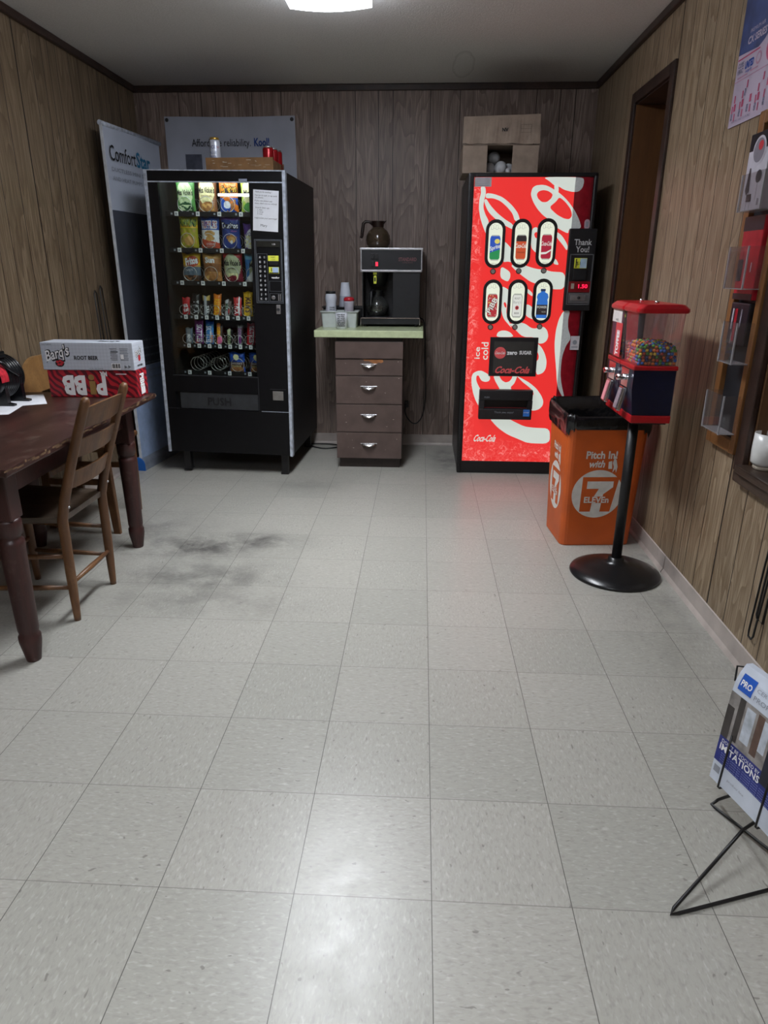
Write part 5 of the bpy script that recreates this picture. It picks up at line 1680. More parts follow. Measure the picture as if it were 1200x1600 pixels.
def head(y0, y1, card):
    yc = (y0 + y1) / 2
    x0, x1 = -0.07, 0.078
    q = MB(); q.box((x0 - 0.003, y0, 0.735), (x1 + 0.003, y1, 0.765), REDP, 0.004); q.build('bottom_tray', GD)
    q = MB()
    pr = [(x0, 0.766), (x1, 0.766), (x1, 0.94), (x0 - 0.012, 0.94), (x0 - 0.012, 0.865)]
    q.poly(pr, NAVY, (0, y0 + 0.003, 0), X, Z, 0.0, 0.0)
    q.poly([(-a, b) for a, b in pr][::-1], NAVY, (0, y1 - 0.003, 0), -X, Z, 0.0, 0.0)
    k = len(pr)
    vs = [(a, y, z) for y in (y0 + 0.003, y1 - 0.003) for a, z in pr]
    q.add(vs, [(i, (i + 1) % k, (i + 1) % k + k, i + k)[::-1] for i in range(k)], NAVY)
    q.build('body_housing', GD)
    q = MB(); q.box((x0 - 0.016, y0, 0.94), (x1 + 0.006, y1, 0.957), REDP, 0.005); q.build('collar', GD)
    q = MB()
    R = lambda e, z: [(a + 0.003 - 0.002, b + yc, z) for a, b in rounded_rect(0.16 + e, (y1 - y0) - 0.012 + e * 0.5, 0.016)]
    loft(q, [R(-0.006, 0.957), R(0.016, 1.158)], GLOBE, False, False)
    q.build('globe', GD)
    q = MB()
    R2 = lambda w, z: [(a + 0.001, b + yc, z) for a, b in rounded_rect(0.19 + w, (y1 - y0) + 0.006 + w * 0.2, 0.02)]
    loft(q, [R2(0.0, 1.152), R2(0.008, 1.158), R2(0.006, 1.168), R2(-0.03, 1.182), R2(-0.05, 1.184)], REDP)
    q.lathe([(0.009, 0), (0.009, 0.008), (0.004, 0.009)], CHROME, (0.0, yc, 1.184), n=14)
    q.build('lid', GD)
    q = MB()
    q.poly([(-0.042, 0.868), (0.042, 0.868), (0.05, 0.938), (-0.05, 0.938)], CHROME, (x0 - 0.0125, yc, 0), *LEFTW, lift=0.0, thick=0.006)
    q.box((x0 - 0.05, yc - 0.026, 0.897), (x0 - 0.018, yc + 0.026, 0.909), CHROME, 0.003)
    q.cyl((x0 - 0.05, yc, 0.903), (x0 - 0.012, yc, 0.903), 0.012, CHROME)
    q.build('coin_crank', GD)
    q = MB()
    M = Matrix.Translation((x0 - 0.012, yc, 0.862)) @ Matrix.Rotation(math.radians(12), 4, 'Y')
    q.box((-0.014, -0.03, -0.095), (0.004, 0.03, 0.0), CHROME, 0.004, M)
    q.box((-0.018, -0.02, -0.088), (-0.013, 0.02, -0.006), mat('coin_sticker' + card, 'd98a92' if card == 'far' else '8d7f88', 0.4), 0.003, M)
    q.build('chute_door', GD)
    return yc
head(-0.185, 0.005, 'near'); head(0.008, 0.2, 'far')
q = MB()
q.box((-0.0855, 0.03, 0.965), (-0.0845, 0.185, 1.15), mat('card_dark', '4a2a3c', 0.4))
q.box((-0.087, 0.03, 0.965), (-0.0855, 0.12, 1.1), mat('card_red', 'd8303a', 0.4))
q.box((-0.087, 0.05, 1.1), (-0.0855, 0.185, 1.15), mat('card_pale', 'd8d2ce', 0.4))
q.text('candy', 0.115 * -1, 1.112, 0.012, INK, (-0.087, 0, 0), *LEFTW)
q.text('TOFFEE', -0.075, 1.02, 0.038, WHITEINK, (-0.087, 0, 0), *LEFTW, rot=PI / 2, w=0.1, bold=0.05)
q.build('picture_insert', GD)
q = MB()
q.text('6', 0.035, 1.135, 0.014, YELLOW, (-0.0975, 0, 0), *LEFTW)
q.box((-0.078, -0.001, 0.965), (-0.012, 0.006, 1.15), mat('divider_dark', '2c2532', 0.4))
q.build('divider_card', GD)
# candies, one by one
CC = {'blue': '2f6fc0', 'green': '4f9a38', 'orange': 'd97b2b', 'yellow': 'd9c23a', 'red': 'b3412f', 'brown': '4a2b22', 'dark blue': '223a78'}
keys = ['blue', 'green', 'orange', 'yellow', 'brown', 'dark blue', 'orange', 'green', 'blue', 'red']
protos = {}
rs = random.Random(9)
def candy(x, y, z, c):
    if c not in protos:
        q = MB()
        q.sphere((0, 0, 0), 0.0066, mat('candy_' + c.replace(' ', '_'), CC[c], 0.3, var=0.04), 6)
        me = q.build('candy')
        me['first'] = 1
        protos[c] = me
        o = me
        del o['first']
    else:
        o = protos[c].copy()
        COL.objects.link(o)
    o.location = (0.855 + x, 1.755 + y, z)
    o.rotation_euler = (rs.uniform(0, 6), rs.uniform(0, 6), 0)
    tag(o, c + ' round candy heaped in the near clear globe of the dispenser', 'candy', c + ' candies in the near globe')
def heap(x, y):
    return 1.028 + 0.008 * math.sin(20 * x + 1) * math.cos(17 * y) - 0.05 * (x - 0.0)
pp = 0.0132
cnt = 0
for layer in range(6):
    z = 0.965 + layer * 0.0122
    for i in range(11):
        x = -0.064 + i * pp + (0.5 * pp if layer % 2 else 0) - (0.004 if layer % 2 else 0)
        if z < heap(x, -0.17) and x < 0.072:
            candy(x + rs.uniform(-.001, .001), -0.168 + rs.uniform(0, .004), z + rs.uniform(-.0015, .0015), rs.choice(keys)); cnt += 1
    for j in range(1, 12):
        y = -0.168 + j * pp + (0.5 * pp if layer % 2 else 0)
        if z < heap(-0.064, y) and y < -0.012:
            candy(-0.066 + rs.uniform(0, .003), y, z + rs.uniform(-.0015, .0015), rs.choice(keys)); cnt += 1
for i in range(1, 11):
    for j in range(1, 12):
        x = -0.064 + i * pp
        y = -0.168 + j * pp + (0.5 * pp if i % 2 else 0)
        if y < -0.012 and x < 0.07:
            candy(x + rs.uniform(-.002, .002), y + rs.uniform(-.002, .002), heap(x, y) + 0.004 + rs.uniform(-.003, .004), rs.choice(keys)); cnt += 1
q = MB((0.855, 1.755, 0.958))
q.box((0.855 - 0.056, 1.755 - 0.156, 0.959), (0.855 + 0.066, 1.755 - 0.02, 1.016), mat('candy_fill', '6f5a3f', 0.5, var=0.4, scale=120), 0.004)
o = tag(q.build('candy_fill'), 'mixed round candies deep inside the near clear globe', 'candy'); o['kind'] = 'stuff'
q = MB((0.855, 1.85, 0.958))
for i in range(150):
    x, y = rs.uniform(-.058, .066), rs.uniform(.024, .185)
    q.sphere((0.855 + x, 1.755 + y, 0.966 + rs.uniform(0, .062)), 0.0068, MATS['candy_' + rs.choice(['yellow', 'dark_blue', 'orange', 'yellow', 'blue'])], 5)
o = tag(q.build('candy_fill'), 'yellow and blue candies filling the far clear globe', 'candy'); o['kind'] = 'stuff'

# ================================================================== TABLE, CHAIRS
TW = wood('table_top_wood', '40251f', '281512', 0.38, (1, 0.1, 1), 12, wear=0.6, wear_col='75635a')
TL = wood('table_leg_wood', '4a2724', '2a1513', 0.42, (1, 1, 0.15), 14, wear=0.35, wear_col='7c6a62')
TE = mat('worn_edge', '67503a', 0.6, var=0.25, scale=30)
TT = thing('dining_table', 'long dark red wooden table with turned legs along the left wall', 'table', (-1.656, 1.42, 0), math.radians(2.2))
tw, tl = 0.351, 0.67
q = MB()
q.box((-tw, -tl, 0.71), (tw, tl, 0.735), TW, 0.004)
for k in range(46):
    y = -tl + 2 * tl * (k + rs.random()) / 46
    q.rect(0, 0, rs.uniform(.01, .05), rs.uniform(.003, .011), TE, (tw, y, 0.728 + rs.uniform(-.006, .004)), Y, Z, lift=0.0006)
q.build('tabletop', TT)
q = MB()
ax, ay0, ay1 = 0.243, -0.534, 0.5
q.box((-ax, ay0 - 0.012, 0.605), (ax, ay0 + 0.01, 0.71), TL); q.box((-ax, ay1 - 0.01, 0.605), (ax, ay1 + 0.012, 0.71), TL)
q.box((-ax - 0.012, ay0, 0.605), (-ax + 0.01, ay1, 0.71), TL); q.box((ax - 0.01, ay0, 0.605), (ax + 0.012, ay1, 0.71), TL)
q.build('apron', TT)
def table_leg():
    q = MB()
    q.box((-0.036, -0.036, 0.53), (0.036, 0.036, 0.71), TL, 0.004)
    q.lathe([(0.024, 0.0), (0.025, 0.006), (0.031, 0.04), (0.037, 0.075), (0.037, 0.098), (0.031, 0.108), (0.0345, 0.122), (0.038, 0.3), (0.041, 0.44), (0.041, 0.455), (0.034, 0.460), (0.034, 0.472), (0.041, 0.478), (0.043, 0.522), (0.038, 0.533)], TL, n=24)
    return q.build('leg', TT)
lg = table_leg()
lg.location = (ax, ay0, 0)
for sx, sy in ((1, 1), (-1, 1), (-1, -1)):
    o = lg.copy(); COL.objects.link(o); o.location = (sx * ax, ay1 if sy > 0 else ay0, 0)

CW = wood('chair_wood', '7a5434', '4c311d', 0.42, (1, 1, 0.12), 14, wear=0.25, wear_col='a98a62')
SW = wood('chair_seat_wood', '63564a', '352b24', 0.28, (0.15, 1, 1), 14, wear=0.55, wear_col='8d8378')
# ladder-back chair: origin under the seat centre, back towards +x
LC = thing('ladder_back_chair', 'worn ladder-back wooden chair tucked under the side of the table', 'chair', (-1.56, 1.345, 0), 0)
def post_pt(z):
    return 0.185 + (0.012 * z if z < 0.42 else 0.005 + 0.155 * ((z - 0.42) / 0.45) ** 1.15)
for s in (-1, 1):
    q = MB()
    zs = [0, 0.02, 0.1, 0.2, 0.3, 0.42, 0.5, 0.58, 0.66, 0.74, 0.82, 0.865, 0.878]
    rr = [0.0125, 0.0135, 0.0165, 0.0185, 0.019, 0.0195, 0.019, 0.018, 0.018, 0.018, 0.0175, 0.0165, 0.009]
    q.tube([(post_pt(z), s * 0.163, z) for z in zs], rr, CW, 14)
    q.sphere((post_pt(0.47) + 0.02, s * 0.163, 0.47), 0.0055, STEEL, 6)
    q.build('back_post', LC)
    q = MB()
    q.tube([(-0.17, s * 0.19, z) for z in (0, 0.03, 0.12, 0.25, 0.4, 0.43)], [0.0125, 0.014, 0.017, 0.018, 0.018, 0.015], CW, 14)
    q.build('front_leg', LC)
    for z in (0.14, 0.27):
        q = MB(); q.tube([(-0.17, s * 0.19, z), (0.0, s * 0.178, z), (0.188, s * 0.163, z)], [0.008, 0.011, 0.008], CW, 10); q.build('side_rung', LC)
q = MB(); q.tube([(0.188, -0.163, 0.16), (0.188, 0, 0.16), (0.188, 0.163, 0.16)], [0.008, 0.0115, 0.008], CW, 10); q.build('back_rung', LC)
q = MB(); q.tube([(-0.17, -0.19, 0.2), (-0.17, 0, 0.2), (-0.17, 0.19, 0.2)], [0.009, 0.012, 0.009], CW, 10); q.build('front_rung', LC)
q = MB()
pts = [(-0.2, -0.215), (0.0, -0.205), (0.205, -0.175), (0.21, 0.0), (0.205, 0.175), (0.0, 0.205), (-0.2, 0.215), (-0.212, 0.0)]
nx, ny = 14, 12
vs = []
for lay in (0, 1):
    for i in range(nx + 1):
        for j in range(ny + 1):
            u, v = i / nx, -1 + 2 * j / ny
            x = -0.205 + 0.4 * u
            y = v * (0.215 - 0.042 * u)
            z = 0.432 - 0.012 * (1 - v * v) * math.sin(PI * u) if lay else 0.41
            vs.append((x, y, z))
K = (nx + 1) * (ny + 1)
fs = []
for i in range(nx):
    for j in range(ny):
        a = i * (ny + 1) + j
        fs.append((a, a + 1, a + ny + 2, a + ny + 1))
        fs.append((K + a, K + a + ny + 1, K + a + ny + 2, K + a + 1))
for i in range(nx):
    for j in (0, ny):
        a = i * (ny + 1) + j
        f = (a, a + ny + 1, K + a + ny + 1, K + a)
        fs.append(f if j == 0 else f[::-1])
for j in range(ny):
    for i in (0, nx):
        a = i * (ny + 1) + j
        f = (a, K + a, K + a + 1, a + 1)
        fs.append(f if i == 0 else f[::-1])
q.add(vs, fs, SW)
q.build('seat', LC)
for z0, z1 in ((0.765, 0.838), (0.655, 0.722), (0.535, 0.60)):
    q = MB()
    n = 12
    vs = []
    for i in range(n + 1):
        v = -1 + 2 * i / n
        bow = 0.022 * (1 - v * v)
        crown = 0.012 * (1 - v * v) if z0 > 0.7 else 0.004 * (1 - v * v)
        for z, d in ((z0, 0), (z1 + crown, 0), (z1 + crown, 0.011), (z0, 0.011)):
            vs.append((post_pt(z) + bow + d - 0.005, v * 0.152, z))
    fs = [(4 * i + a, 4 * i + (a + 1) % 4, 4 * i + 4 + (a + 1) % 4, 4 * i + 4 + a) for i in range(n) for a in range(4)] + [(3, 2, 1, 0), tuple(4 * n + a for a in range(4))]
    q.add(vs, fs, CW)
    q.build('back_slat', LC)

# plywood-back chair at the far end of the table
PW = wood('plywood_blond', '9a7448', '7a5832', 0.4, (0.3, 1, 1), 9)
PC = thing('school_chair', 'blond wooden chair with rounded back behind the soda cartons', 'chair', (-1.812, 2.30, 0), 0)
for sx, sy, lean in ((0.165, -0.165, 0.04), (0.165, 0.165, 0.0), (-0.15, -0.165, -0.02), (-0.15, 0.165, -0.02)):
    q = MB()
    loft(q, [[(sx + a * k + lean * (1 - t), sy - lean * (1 - t) + b * k, z) for a, b in rounded_rect(0.05, 0.034, 0.006, 2)] for z, k, t in ((0, 0.72, 0), (0.2, 0.9, .45), (0.43, 1.0, 1))], CW)
    q.build('leg', PC)
q = MB(); q.box((-0.175, -0.2, 0.43), (0.2, 0.2, 0.458), CW, 0.01); q.build('seat', PC)
q = MB()
for s in (-1, 1):
    q.box((-0.15, s * 0.165 - 0.01, 0.25), (0.17, s * 0.165 + 0.01, 0.28), CW, 0.003)
q.box((-0.16, -0.16, 0.28), (-0.14, 0.16, 0.31), CW, 0.003)
q.build('stretcher', PC)
q = MB()
def back_outline(w, z0, z1, r):
    p = []
    for k in range(9):
        a = PI * k / 16
        p.append((w / 2 - r + r * math.cos(a), z1 - r + r * math.sin(a)))
    for k in range(9):
        a = PI / 2 + PI * k / 16
        p.append((-w / 2 + r + r * math.cos(a), z1 - r + r * math.sin(a)))
    p += [(-w / 2, z0), (-w / 2 + 0.1, z0), (-w / 2 + 0.15, z0 + 0.05), (w / 2 - 0.15, z0 + 0.05), (w / 2 - 0.1, z0), (w / 2, z0)]
    return p
q.poly(back_outline(0.4, 0.66, 0.885, 0.15), PW, (-0.19, 0, 0), Y, Z, 0.0, 0.022)
q.build('backrest', PC)
for s in (-1, 1):
    q = MB(); q.box((-0.189, s * 0.15 - 0.018, 0.44), (-0.176, s * 0.15 + 0.018, 0.78), CW, 0.003); q.build('back_post', PC)

# soda cartons on the table
def carton(name, label, x0, y0, z0, w, d, h, rz, m):
    t = thing(name, label, 'carton', (x0, y0, z0), rz)
    q = MB(); q.box((0, 0, 0), (w, d, h), m, 0.003)
    return t, q
def stripes():
    m, nt, b = new_mat('red_zebra_print')
    tc = N(nt, 'ShaderNodeTexCoord')
    w = N(nt, 'ShaderNodeTexWave')
    w.wave_type = 'BANDS'; w.bands_direction = 'DIAGONAL'
    setv(w.inputs['Scale'], 17.0); setv(w.inputs['Distortion'], 7.0); setv(w.inputs['Detail'], 1.0); setv(w.inputs['Detail Scale'], 0.7)
    LK(nt, tc.outputs['Object'], w.inputs['Vector'])
    LK(nt, ramp(nt, w.outputs['Fac'], [(0.5, lin('b01f2c')), (0.58, lin('5e1420'))]), b.inputs['Base Color'])
    setv(b.inputs['Roughness'], 0.4)
    return m
t, q = carton('soda_carton', 'red zebra-striped soda carton lying upside down on the table', -1.772, 1.96, 0.7355, 0.415, 0.128, 0.125, math.radians(1), stripes())
C0 = (0, 0, 0)
UPX, UPZ = -X, -Z
GOLD = mat('gold_print', '9a7a45', 0.4)
q.text('P', -0.245, -0.054, 0.082, WHITEINK, C0, UPX, UPZ, w=0.05, bold=0.05)
q.text('BB', -0.119, -0.054, 0.082, WHITEINK, C0, UPX, UPZ, w=0.11, bold=0.05)
q.rect(0.205, 0.044, 0.028, 0.062, GOLD, C0, *FRONT, lift=0.001); q.ell(0.203, 0.092, 0.014, 0.013, GOLD, C0, *FRONT, lift=0.001)
q.text('MR', -0.262, -0.108, 0.02, WHITEINK, C0, UPX, UPZ, w=0.034, bold=0.05)
q.rect(0.345, 0.108, 0.05, 0.004, WHITEINK, C0, *FRONT, lift=0.001)
E1 = (0.415, 0, 0)
q.text('PiBB', -0.062, -0.07, 0.045, WHITEINK, E1, -Y, UPZ, rot=PI / 2, w=0.07, bold=0.05)
q.rect(0.064, 0.025, 0.05, 0.03, WHITEINK, E1, *RIGHTW, lift=0.001)
q.build('carton_body', t)
def silver_print():
    m, nt, b = new_mat('silver_diamond_print')
    tc = N(nt, 'ShaderNodeTexCoord')
    v = N(nt, 'ShaderNodeTexChecker')
    mp = N(nt, 'ShaderNodeMapping')
    setv(mp.inputs['Rotation'], (0, PI / 4, 0)); setv(mp.inputs['Scale'], (90, 1, 90))
    LK(nt, tc.outputs['Object'], mp.inputs[0]); LK(nt, mp.outputs[0], v.inputs['Vector'])
    setv(v.inputs['Scale'], 1.0)
    setv(v.inputs['Color1'], lin('b3b9c3')); setv(v.inputs['Color2'], lin('b9bfc9'))
    LK(nt, v.outputs[0], b.inputs['Base Color'])
    setv(b.inputs['Roughness'], 0.38)
    return m
t, q = carton('soda_carton', 'silver root beer carton stacked on the red carton', -1.786, 1.957, 0.8608, 0.428, 0.132, 0.124, math.radians(0.5), silver_print())
def script(s, x, z, h, w, m, l, b, r=0.28):
    q.text(s, x, z, h, m, C0, *FRONT, lift=l, w=w, bold=b, shear=0.25, rot=r)
script("Barq's", 0.078, 0.076, 0.046, 0.118, INK, 0.0008, 0.09)
script("Barq's", 0.076, 0.078, 0.046, 0.114, WHITEINK, 0.0016, 0.015)
q.ell(0.082, 0.031, 0.021, 0.017, INK, C0, *FRONT, lift=0.001)
for a, b_ in ((-.01, .006), (.003, .009), (.013, .003), (-.006, -.006), (.006, -.005)):
    q.ell(0.082 + a, 0.031 + b_, 0.007, 0.006, REDINK, C0, *FRONT, lift=0.0018, n=10)
q.text('ROOT BEER', 0.208, 0.056, 0.017, INK, C0, *FRONT, w=0.112, bold=0.03)
q.text('FULL FLAVOR', 0.032, 0.114, 0.005, INK, C0, *FRONT, w=0.044)
q.text('12 FL OZ CANS', 0.25, 0.008, 0.004, INK, C0, *FRONT, w=0.062)
for i in range(8):
    q.rect(0.338 + 0.002 * (i % 3), 0.098 - 0.0072 * i, 0.034 - 0.006 * (i % 2), 0.0035, GREYINK if i != 2 else INK, C0, *FRONT, lift=0.001)
    q.rect(0.387, 0.098 - 0.0072 * i, 0.04 - 0.004 * (i % 3), 0.003, GREYINK, C0, *FRONT, lift=0.001)
q.rect(0.377, 0.062, 0.014, 0.02, WHITEINK, C0, *FRONT, lift=0.0014)
q.rect(0.343, 0.018, 0.042, 0.028, WHITEINK, C0, *FRONT, lift=0.001)
for i in range(9):
    q.rect(0.326 + 0.0043 * i, 0.02, 0.0016 + 0.001 * (i % 3), 0.02, INK, C0, *FRONT, lift=0.0016)
for x in (0.387, 0.404):
    q.tube([(x + 0.006 * math.cos(a), -0.0012, 0.017 + 0.006 * math.sin(a)) for a in (0, 2.1, 4.2)], 0.0012, INK, 4, closed=True)
E1 = (0.428, 0, 0)
q.text("Barq's", 0.06, 0.08, 0.03, INK, E1, *RIGHTW, w=0.07, bold=0.05, rot=0.3); q.text("Barq's", 0.06, 0.081, 0.03, WHITEINK, E1, *RIGHTW, lift=0.0015, w=0.068, rot=0.3)
q.ell(0.066, 0.05, 0.014, 0.014, REDINK, E1, *RIGHTW, lift=0.001); q.text('ROOT BEER', 0.066, 0.018, 0.008, INK, E1, *RIGHTW, w=0.06, bold=0.04)
T0 = (0, 0, 0.124)
q.text("Barq's", 0.3, 0.06, 0.03, INK, T0, *UP, w=0.1, bold=0.05); q.rect(0.16, 0.11, 0.12, 0.006, GREYINK, T0, *UP, lift=0.001)
q.build('carton_body', t)

# papers and the black motor on the table
for i, (x, y, r, z, lab) in enumerate(((-1.875, 1.66, 0.25, 0.7353, 'white sheet of paper under the black motor, nearest the viewer'), (-1.865, 1.85, 0.55, 0.7358, 'white sheet of paper under the black motor, nearest the cartons'))):
    q = MB(); q.box((-0.108, -0.14, 0), (0.108, 0.14, 0.0004), PAPER)
    for k in range(7):
        q.rect(0, 0.1 - 0.028 * k, 0.16, 0.002, GREYINK, (0, 0, 0.0004), *UP, lift=0.0001)
    o = q.build('sheet_of_paper', None, (x, y, z)); o.rotation_euler = (0, 0, r)
    tag(o, lab, 'paper', 'papers under the motor')
MO = thing('electric_motor', 'black motor with red warning label standing on papers at the left edge of the table', 'motor', (-1.925, 1.79, 0.7363))
MB1 = mat('motor_black', '0e0f12', 0.25, var=0.1)
q = MB()
q.lathe([(0.06, -0.12), (0.088, -0.105), (0.094, -0.09), (0.094, 0.08), (0.09, 0.092), (0.08, 0.1), (0.05, 0.115)], MB1, (0, 0, 0.112), (0, 1, 0), 36)
for k in range(-4, 5):
    q.lathe([(0.094, 0), (0.0965, 0.002), (0.0965, 0.006), (0.094, 0.008)], MB1, (0, 0.018 * k, 0.112), (0, 1, 0), 36)
q.build('housing', MO)
q = MB()
for y in (-0.06, 0.06):
    q.poly([(-0.1, 0.0), (0.115, 0.0), (0.115, 0.008), (0.09, 0.012), (0.088, 0.1), (0.06, 0.1), (-0.06, 0.1), (-0.085, 0.012), (-0.1, 0.008)], MB1, (0, y + 0.012, 0), X, Z, 0, 0.024)
q.build('foot_bracket', MO)
q = MB()
q.box((-0.05, -0.06, 0.19), (0.035, 0.06, 0.222), MB1, 0.006)
for a, b in ((-0.03, -0.03), (0.01, 0.02), (-0.02, 0.035), (0.015, -0.035)):
    q.lathe([(0.012, 0), (0.012, 0.008), (0.006, 0.01), (0.006, 0.016)], MB1, (a, b, 0.222), n=8)
q.box((0.03, -0.02, 0.195), (0.055, 0.03, 0.212), MB1, 0.004)
q.build('terminal_box', MO)
q = MB()
q.lathe([(0.022, 0), (0.022, 0.03), (0.008, 0.03), (0.008, 0.06)], STEEL, (0, -0.12, 0.112), (0, -1, 0), 16)
q.build('shaft', MO)
q = MB()
q.tube([(0.05, -0.05, 0.2), (0.085, -0.07, 0.19), (0.1, -0.03, 0.15), (0.097, 0.03, 0.12)], 0.007, MB1, 8, smooth_path=2)
q.build('cable', MO)
q = MB()
vs, n = [], 8
for i in range(n + 1):
    a = math.radians(70 - 75 * i / n)
    for y in (-0.1, -0.045):
        vs.append((0.0985 * math.cos(a), y, 0.112 + 0.0985 * math.sin(a)))
q.add(vs, [(2 * i, 2 * i + 1, 2 * i + 3, 2 * i + 2)[::-1] for i in range(n)], mat('warning_label', 'b3202e', 0.5, var=0.2, scale=90))
q.build('warning_label', MO)

# folded wire stand against the left wall
q = MB((-1.98, 3.07, 0))
q.tube([(-1.985, 3.03, 0.006), (-1.995, 3.03, 0.6), (-2.005, 3.03, 1.16), (-2.006, 3.045, 1.175), (-2.005, 3.06, 1.16), (-1.995, 3.075, 0.6), (-1.985, 3.08, 0.006)], 0.004, WIRE, 7)
q.tube([(-1.975, 3.13, 0.006), (-1.99, 3.12, 0.6), (-2.005, 3.11, 1.185), (-2.006, 3.125, 1.2), (-2.005, 3.14, 1.185), (-1.99, 3.17, 0.6), (-1.975, 3.2, 0.006)], 0.004, WIRE, 7)
q.tube([(-1.995, 3.03, 0.6), (-1.99, 3.17, 0.6)], 0.004, WIRE, 7)
q.tube([(-1.985, 3.03, 0.006), (-1.975, 3.2, 0.006)], 0.004, WIRE, 7)
tag(q.build('wire_stand'), 'thin black folded wire stand leaning on the left wall behind the cartons', 'wire stand')

# ================================================================== RIGHT WALL THINGS
# calendar poster
PO = Vector((XR, 1.52, 2.1))
q = MB(PO)
CP = mat('poster_paper', 'a093a3', 0.55, var=0.05, scale=3)
CBL = mat('poster_blue', '33406b', 0.5, var=0.18, scale=9)
PNK = mat('poster_pink', 'a2405f', 0.6, var=0.08)
q.box((XR - 0.005, 1.18, 1.803), (XR - 0.002, 1.822, 2.42), CP)
OO = (XR - 0.005, 1.822, 1.803)
q.poly([(0, 0.232), (0.16, 0.222), (0.2, 0.235), (0.24, 0.262), (0.3, 0.27), (0.36, 0.262), (0.4, 0.235), (0.44, 0.222), (0.642, 0.232), (0.642, 0.617), (0, 0.617)], CBL, OO, *LEFTW, lift=0.0006)
q.ell(0.3, 0.2, 0.075, 0.055, PNK, OO, *LEFTW, lift=0.001)
LBW = mat('poster_light_blue', '5a6d96', 0.5, var=0.15, scale=20)
q.poly([(0, 0.42), (0.3, 0.5), (0.642, 0.56), (0.642, 0.6), (0.3, 0.54), (0, 0.46)], LBW, OO, *LEFTW, lift=0.001)
q.poly([(0, 0.5), (0.2, 0.56), (0.35, 0.617), (0.15, 0.617), (0, 0.56)], LBW, OO, *LEFTW, lift=0.001)
q.text('CX SERIES', 0.135, 0.262, 0.022, CP, OO, *LEFTW, w=0.14, bold=0.03)
q.text('PREMIUM AIR', 0.13, 0.29, 0.012, CP, OO, *LEFTW, w=0.11)
q.rect(0.09, 0.216, 0.17, 0.005, PNK, OO, *LEFTW, lift=0.001); q.rect(0.53, 0.216, 0.2, 0.005, PNK, OO, *LEFTW, lift=0.001)
PG = mat('poster_grey_print', '6f6b80', 0.6, var=0.3, scale=150)
q.text('CURE', 0.035, 0.197, 0.015, PG, OO, *LEFTW, w=0.045, bold=0.05); q.text('HVAC', 0.035, 0.177, 0.015, PG, OO, *LEFTW, w=0.045, bold=0.05)
q.text('UNITED', 0.105, 0.187, 0.022, BLUEINK, OO, *LEFTW, w=0.068, bold=0.05); q.text('supply', 0.105, 0.168, 0.01, BLUEINK, OO, *LEFTW, w=0.05)
SEAL = mat('poster_seal', '9c7488', 0.6)
q.ell(0.175, 0.187, 0.02, 0.02, SEAL, OO, *LEFTW, lift=0.001); q.ell(0.175, 0.187, 0.013, 0.013, CP, OO, *LEFTW, lift=0.0014)
q.rect(0.3, 0.146, 0.6, 0.003, SEAL, OO, *LEFTW, lift=0.001); q.rect(0.06, 0.156, 0.08, 0.005, SEAL, OO, *LEFTW, lift=0.001); q.rect(0.15, 0.16, 0.06, 0.005, SEAL, OO, *LEFTW, lift=0.001)
rs = random.Random(21)
for k in range(9):
    u = 0.016 + 0.062 * k
    for a, b, w_, m_ in ((0.0, 0.058, 0.009, PNK), (0.02, 0.062, 0.016, PNK), (0.002, 0.034, 0.014, PG), (0.026, 0.03, 0.008, PNK), (0.012, 0.09, 0.01, PNK), (0.03, 0.094, 0.012, PG), (0.04, 0.118, 0.01, PNK)):
        if rs.random() < 0.72:
            q.rect(u + a, b + 0.004 * (k % 3), w_, 0.024, m_, OO, *LEFTW, lift=0.0012)
q.text('HEATING AND COOLING', 0.1, 0.016, 0.008, PG, OO, *LEFTW, w=0.15)
tag(q.build('wall_poster'), 'blue and pale pink calendar poster high on the right wall', 'poster')

# framed display with clear bins
RW = wood('oak_frame', '8a5e33', '6a4524', 0.42, (1, 1, 0.12), 12)
DR = thing('display_rack', 'wood framed display panel with clear bins on the right wall', 'display rack', (XR, 1.385, 0.68))
q = MB(DR.location)
q.box((XR - 0.028, 1.468, 0.69), (XR, 1.508, 1.80), RW, 0.003)
q.box((XR - 0.028, 1.268, 0.69), (XR, 1.302, 1.80), RW, 0.003)
q.box((XR - 0.028, 1.302, 0.69), (XR, 1.468, 0.735), RW, 0.003)
q.box((XR - 0.028, 1.302, 1.76), (XR, 1.468, 1.80), RW, 0.003)
q.build('frame', DR)
q = MB(DR.location); q.box((XR - 0.01, 1.302, 0.735), (XR, 1.468, 1.76), mat('display_backing', '1a1b20', 0.5)); q.build('backing', DR)
ACR = clear('acrylic', 'f4f2f2', 0.03, 0.05, 0.02)
EDGE = clear('acrylic_edge', 'd6d6da', 0.06, 0.1, 0.45)
def acrylic(y0, y1, z0, z1):
    q = MB(DR.location)
    xf, xb, t = 0.998, XR - 0.03, 0.003
    q.box((xf, y0, z0), (xf + t, y1, z1), ACR)
    q.box((xf + t, y0, z0), (xb, y0 + t, z1), ACR)
    q.box((xf + t, y1 - t, z0), (xb, y1, z1), ACR)
    q.box((xf + t, y0 + t, z0), (xb, y1 - t, z0 + t), EDGE)
    for y in (y0, y1 - 0.004):
        q.box((xf - 0.001, y, z0), (xf + 0.004, y + 0.004, z1), EDGE)
    q.build('clear_bin', DR)
acrylic(1.285, 1.43, 1.245, 1.38); acrylic(1.27, 1.38, 1.003, 1.14); acrylic(1.275, 1.425, 0.76, 0.896); acrylic(1.262, 1.425, 1.487, 1.6)
PKR = mat('pack_red', 'a11a28', 0.25, var=0.15, scale=14)
PKD = mat('pack_dark', '1d1d24', 0.3, var=0.2)
PKW = mat('pack_white', 'b5b2bb', 0.4, var=0.04)
q = MB((1.03, 1.345, 1.4905))
q.box((1.004, 1.275, 1.4905), (1.052, 1.415, 1.715), PKW, 0.002)
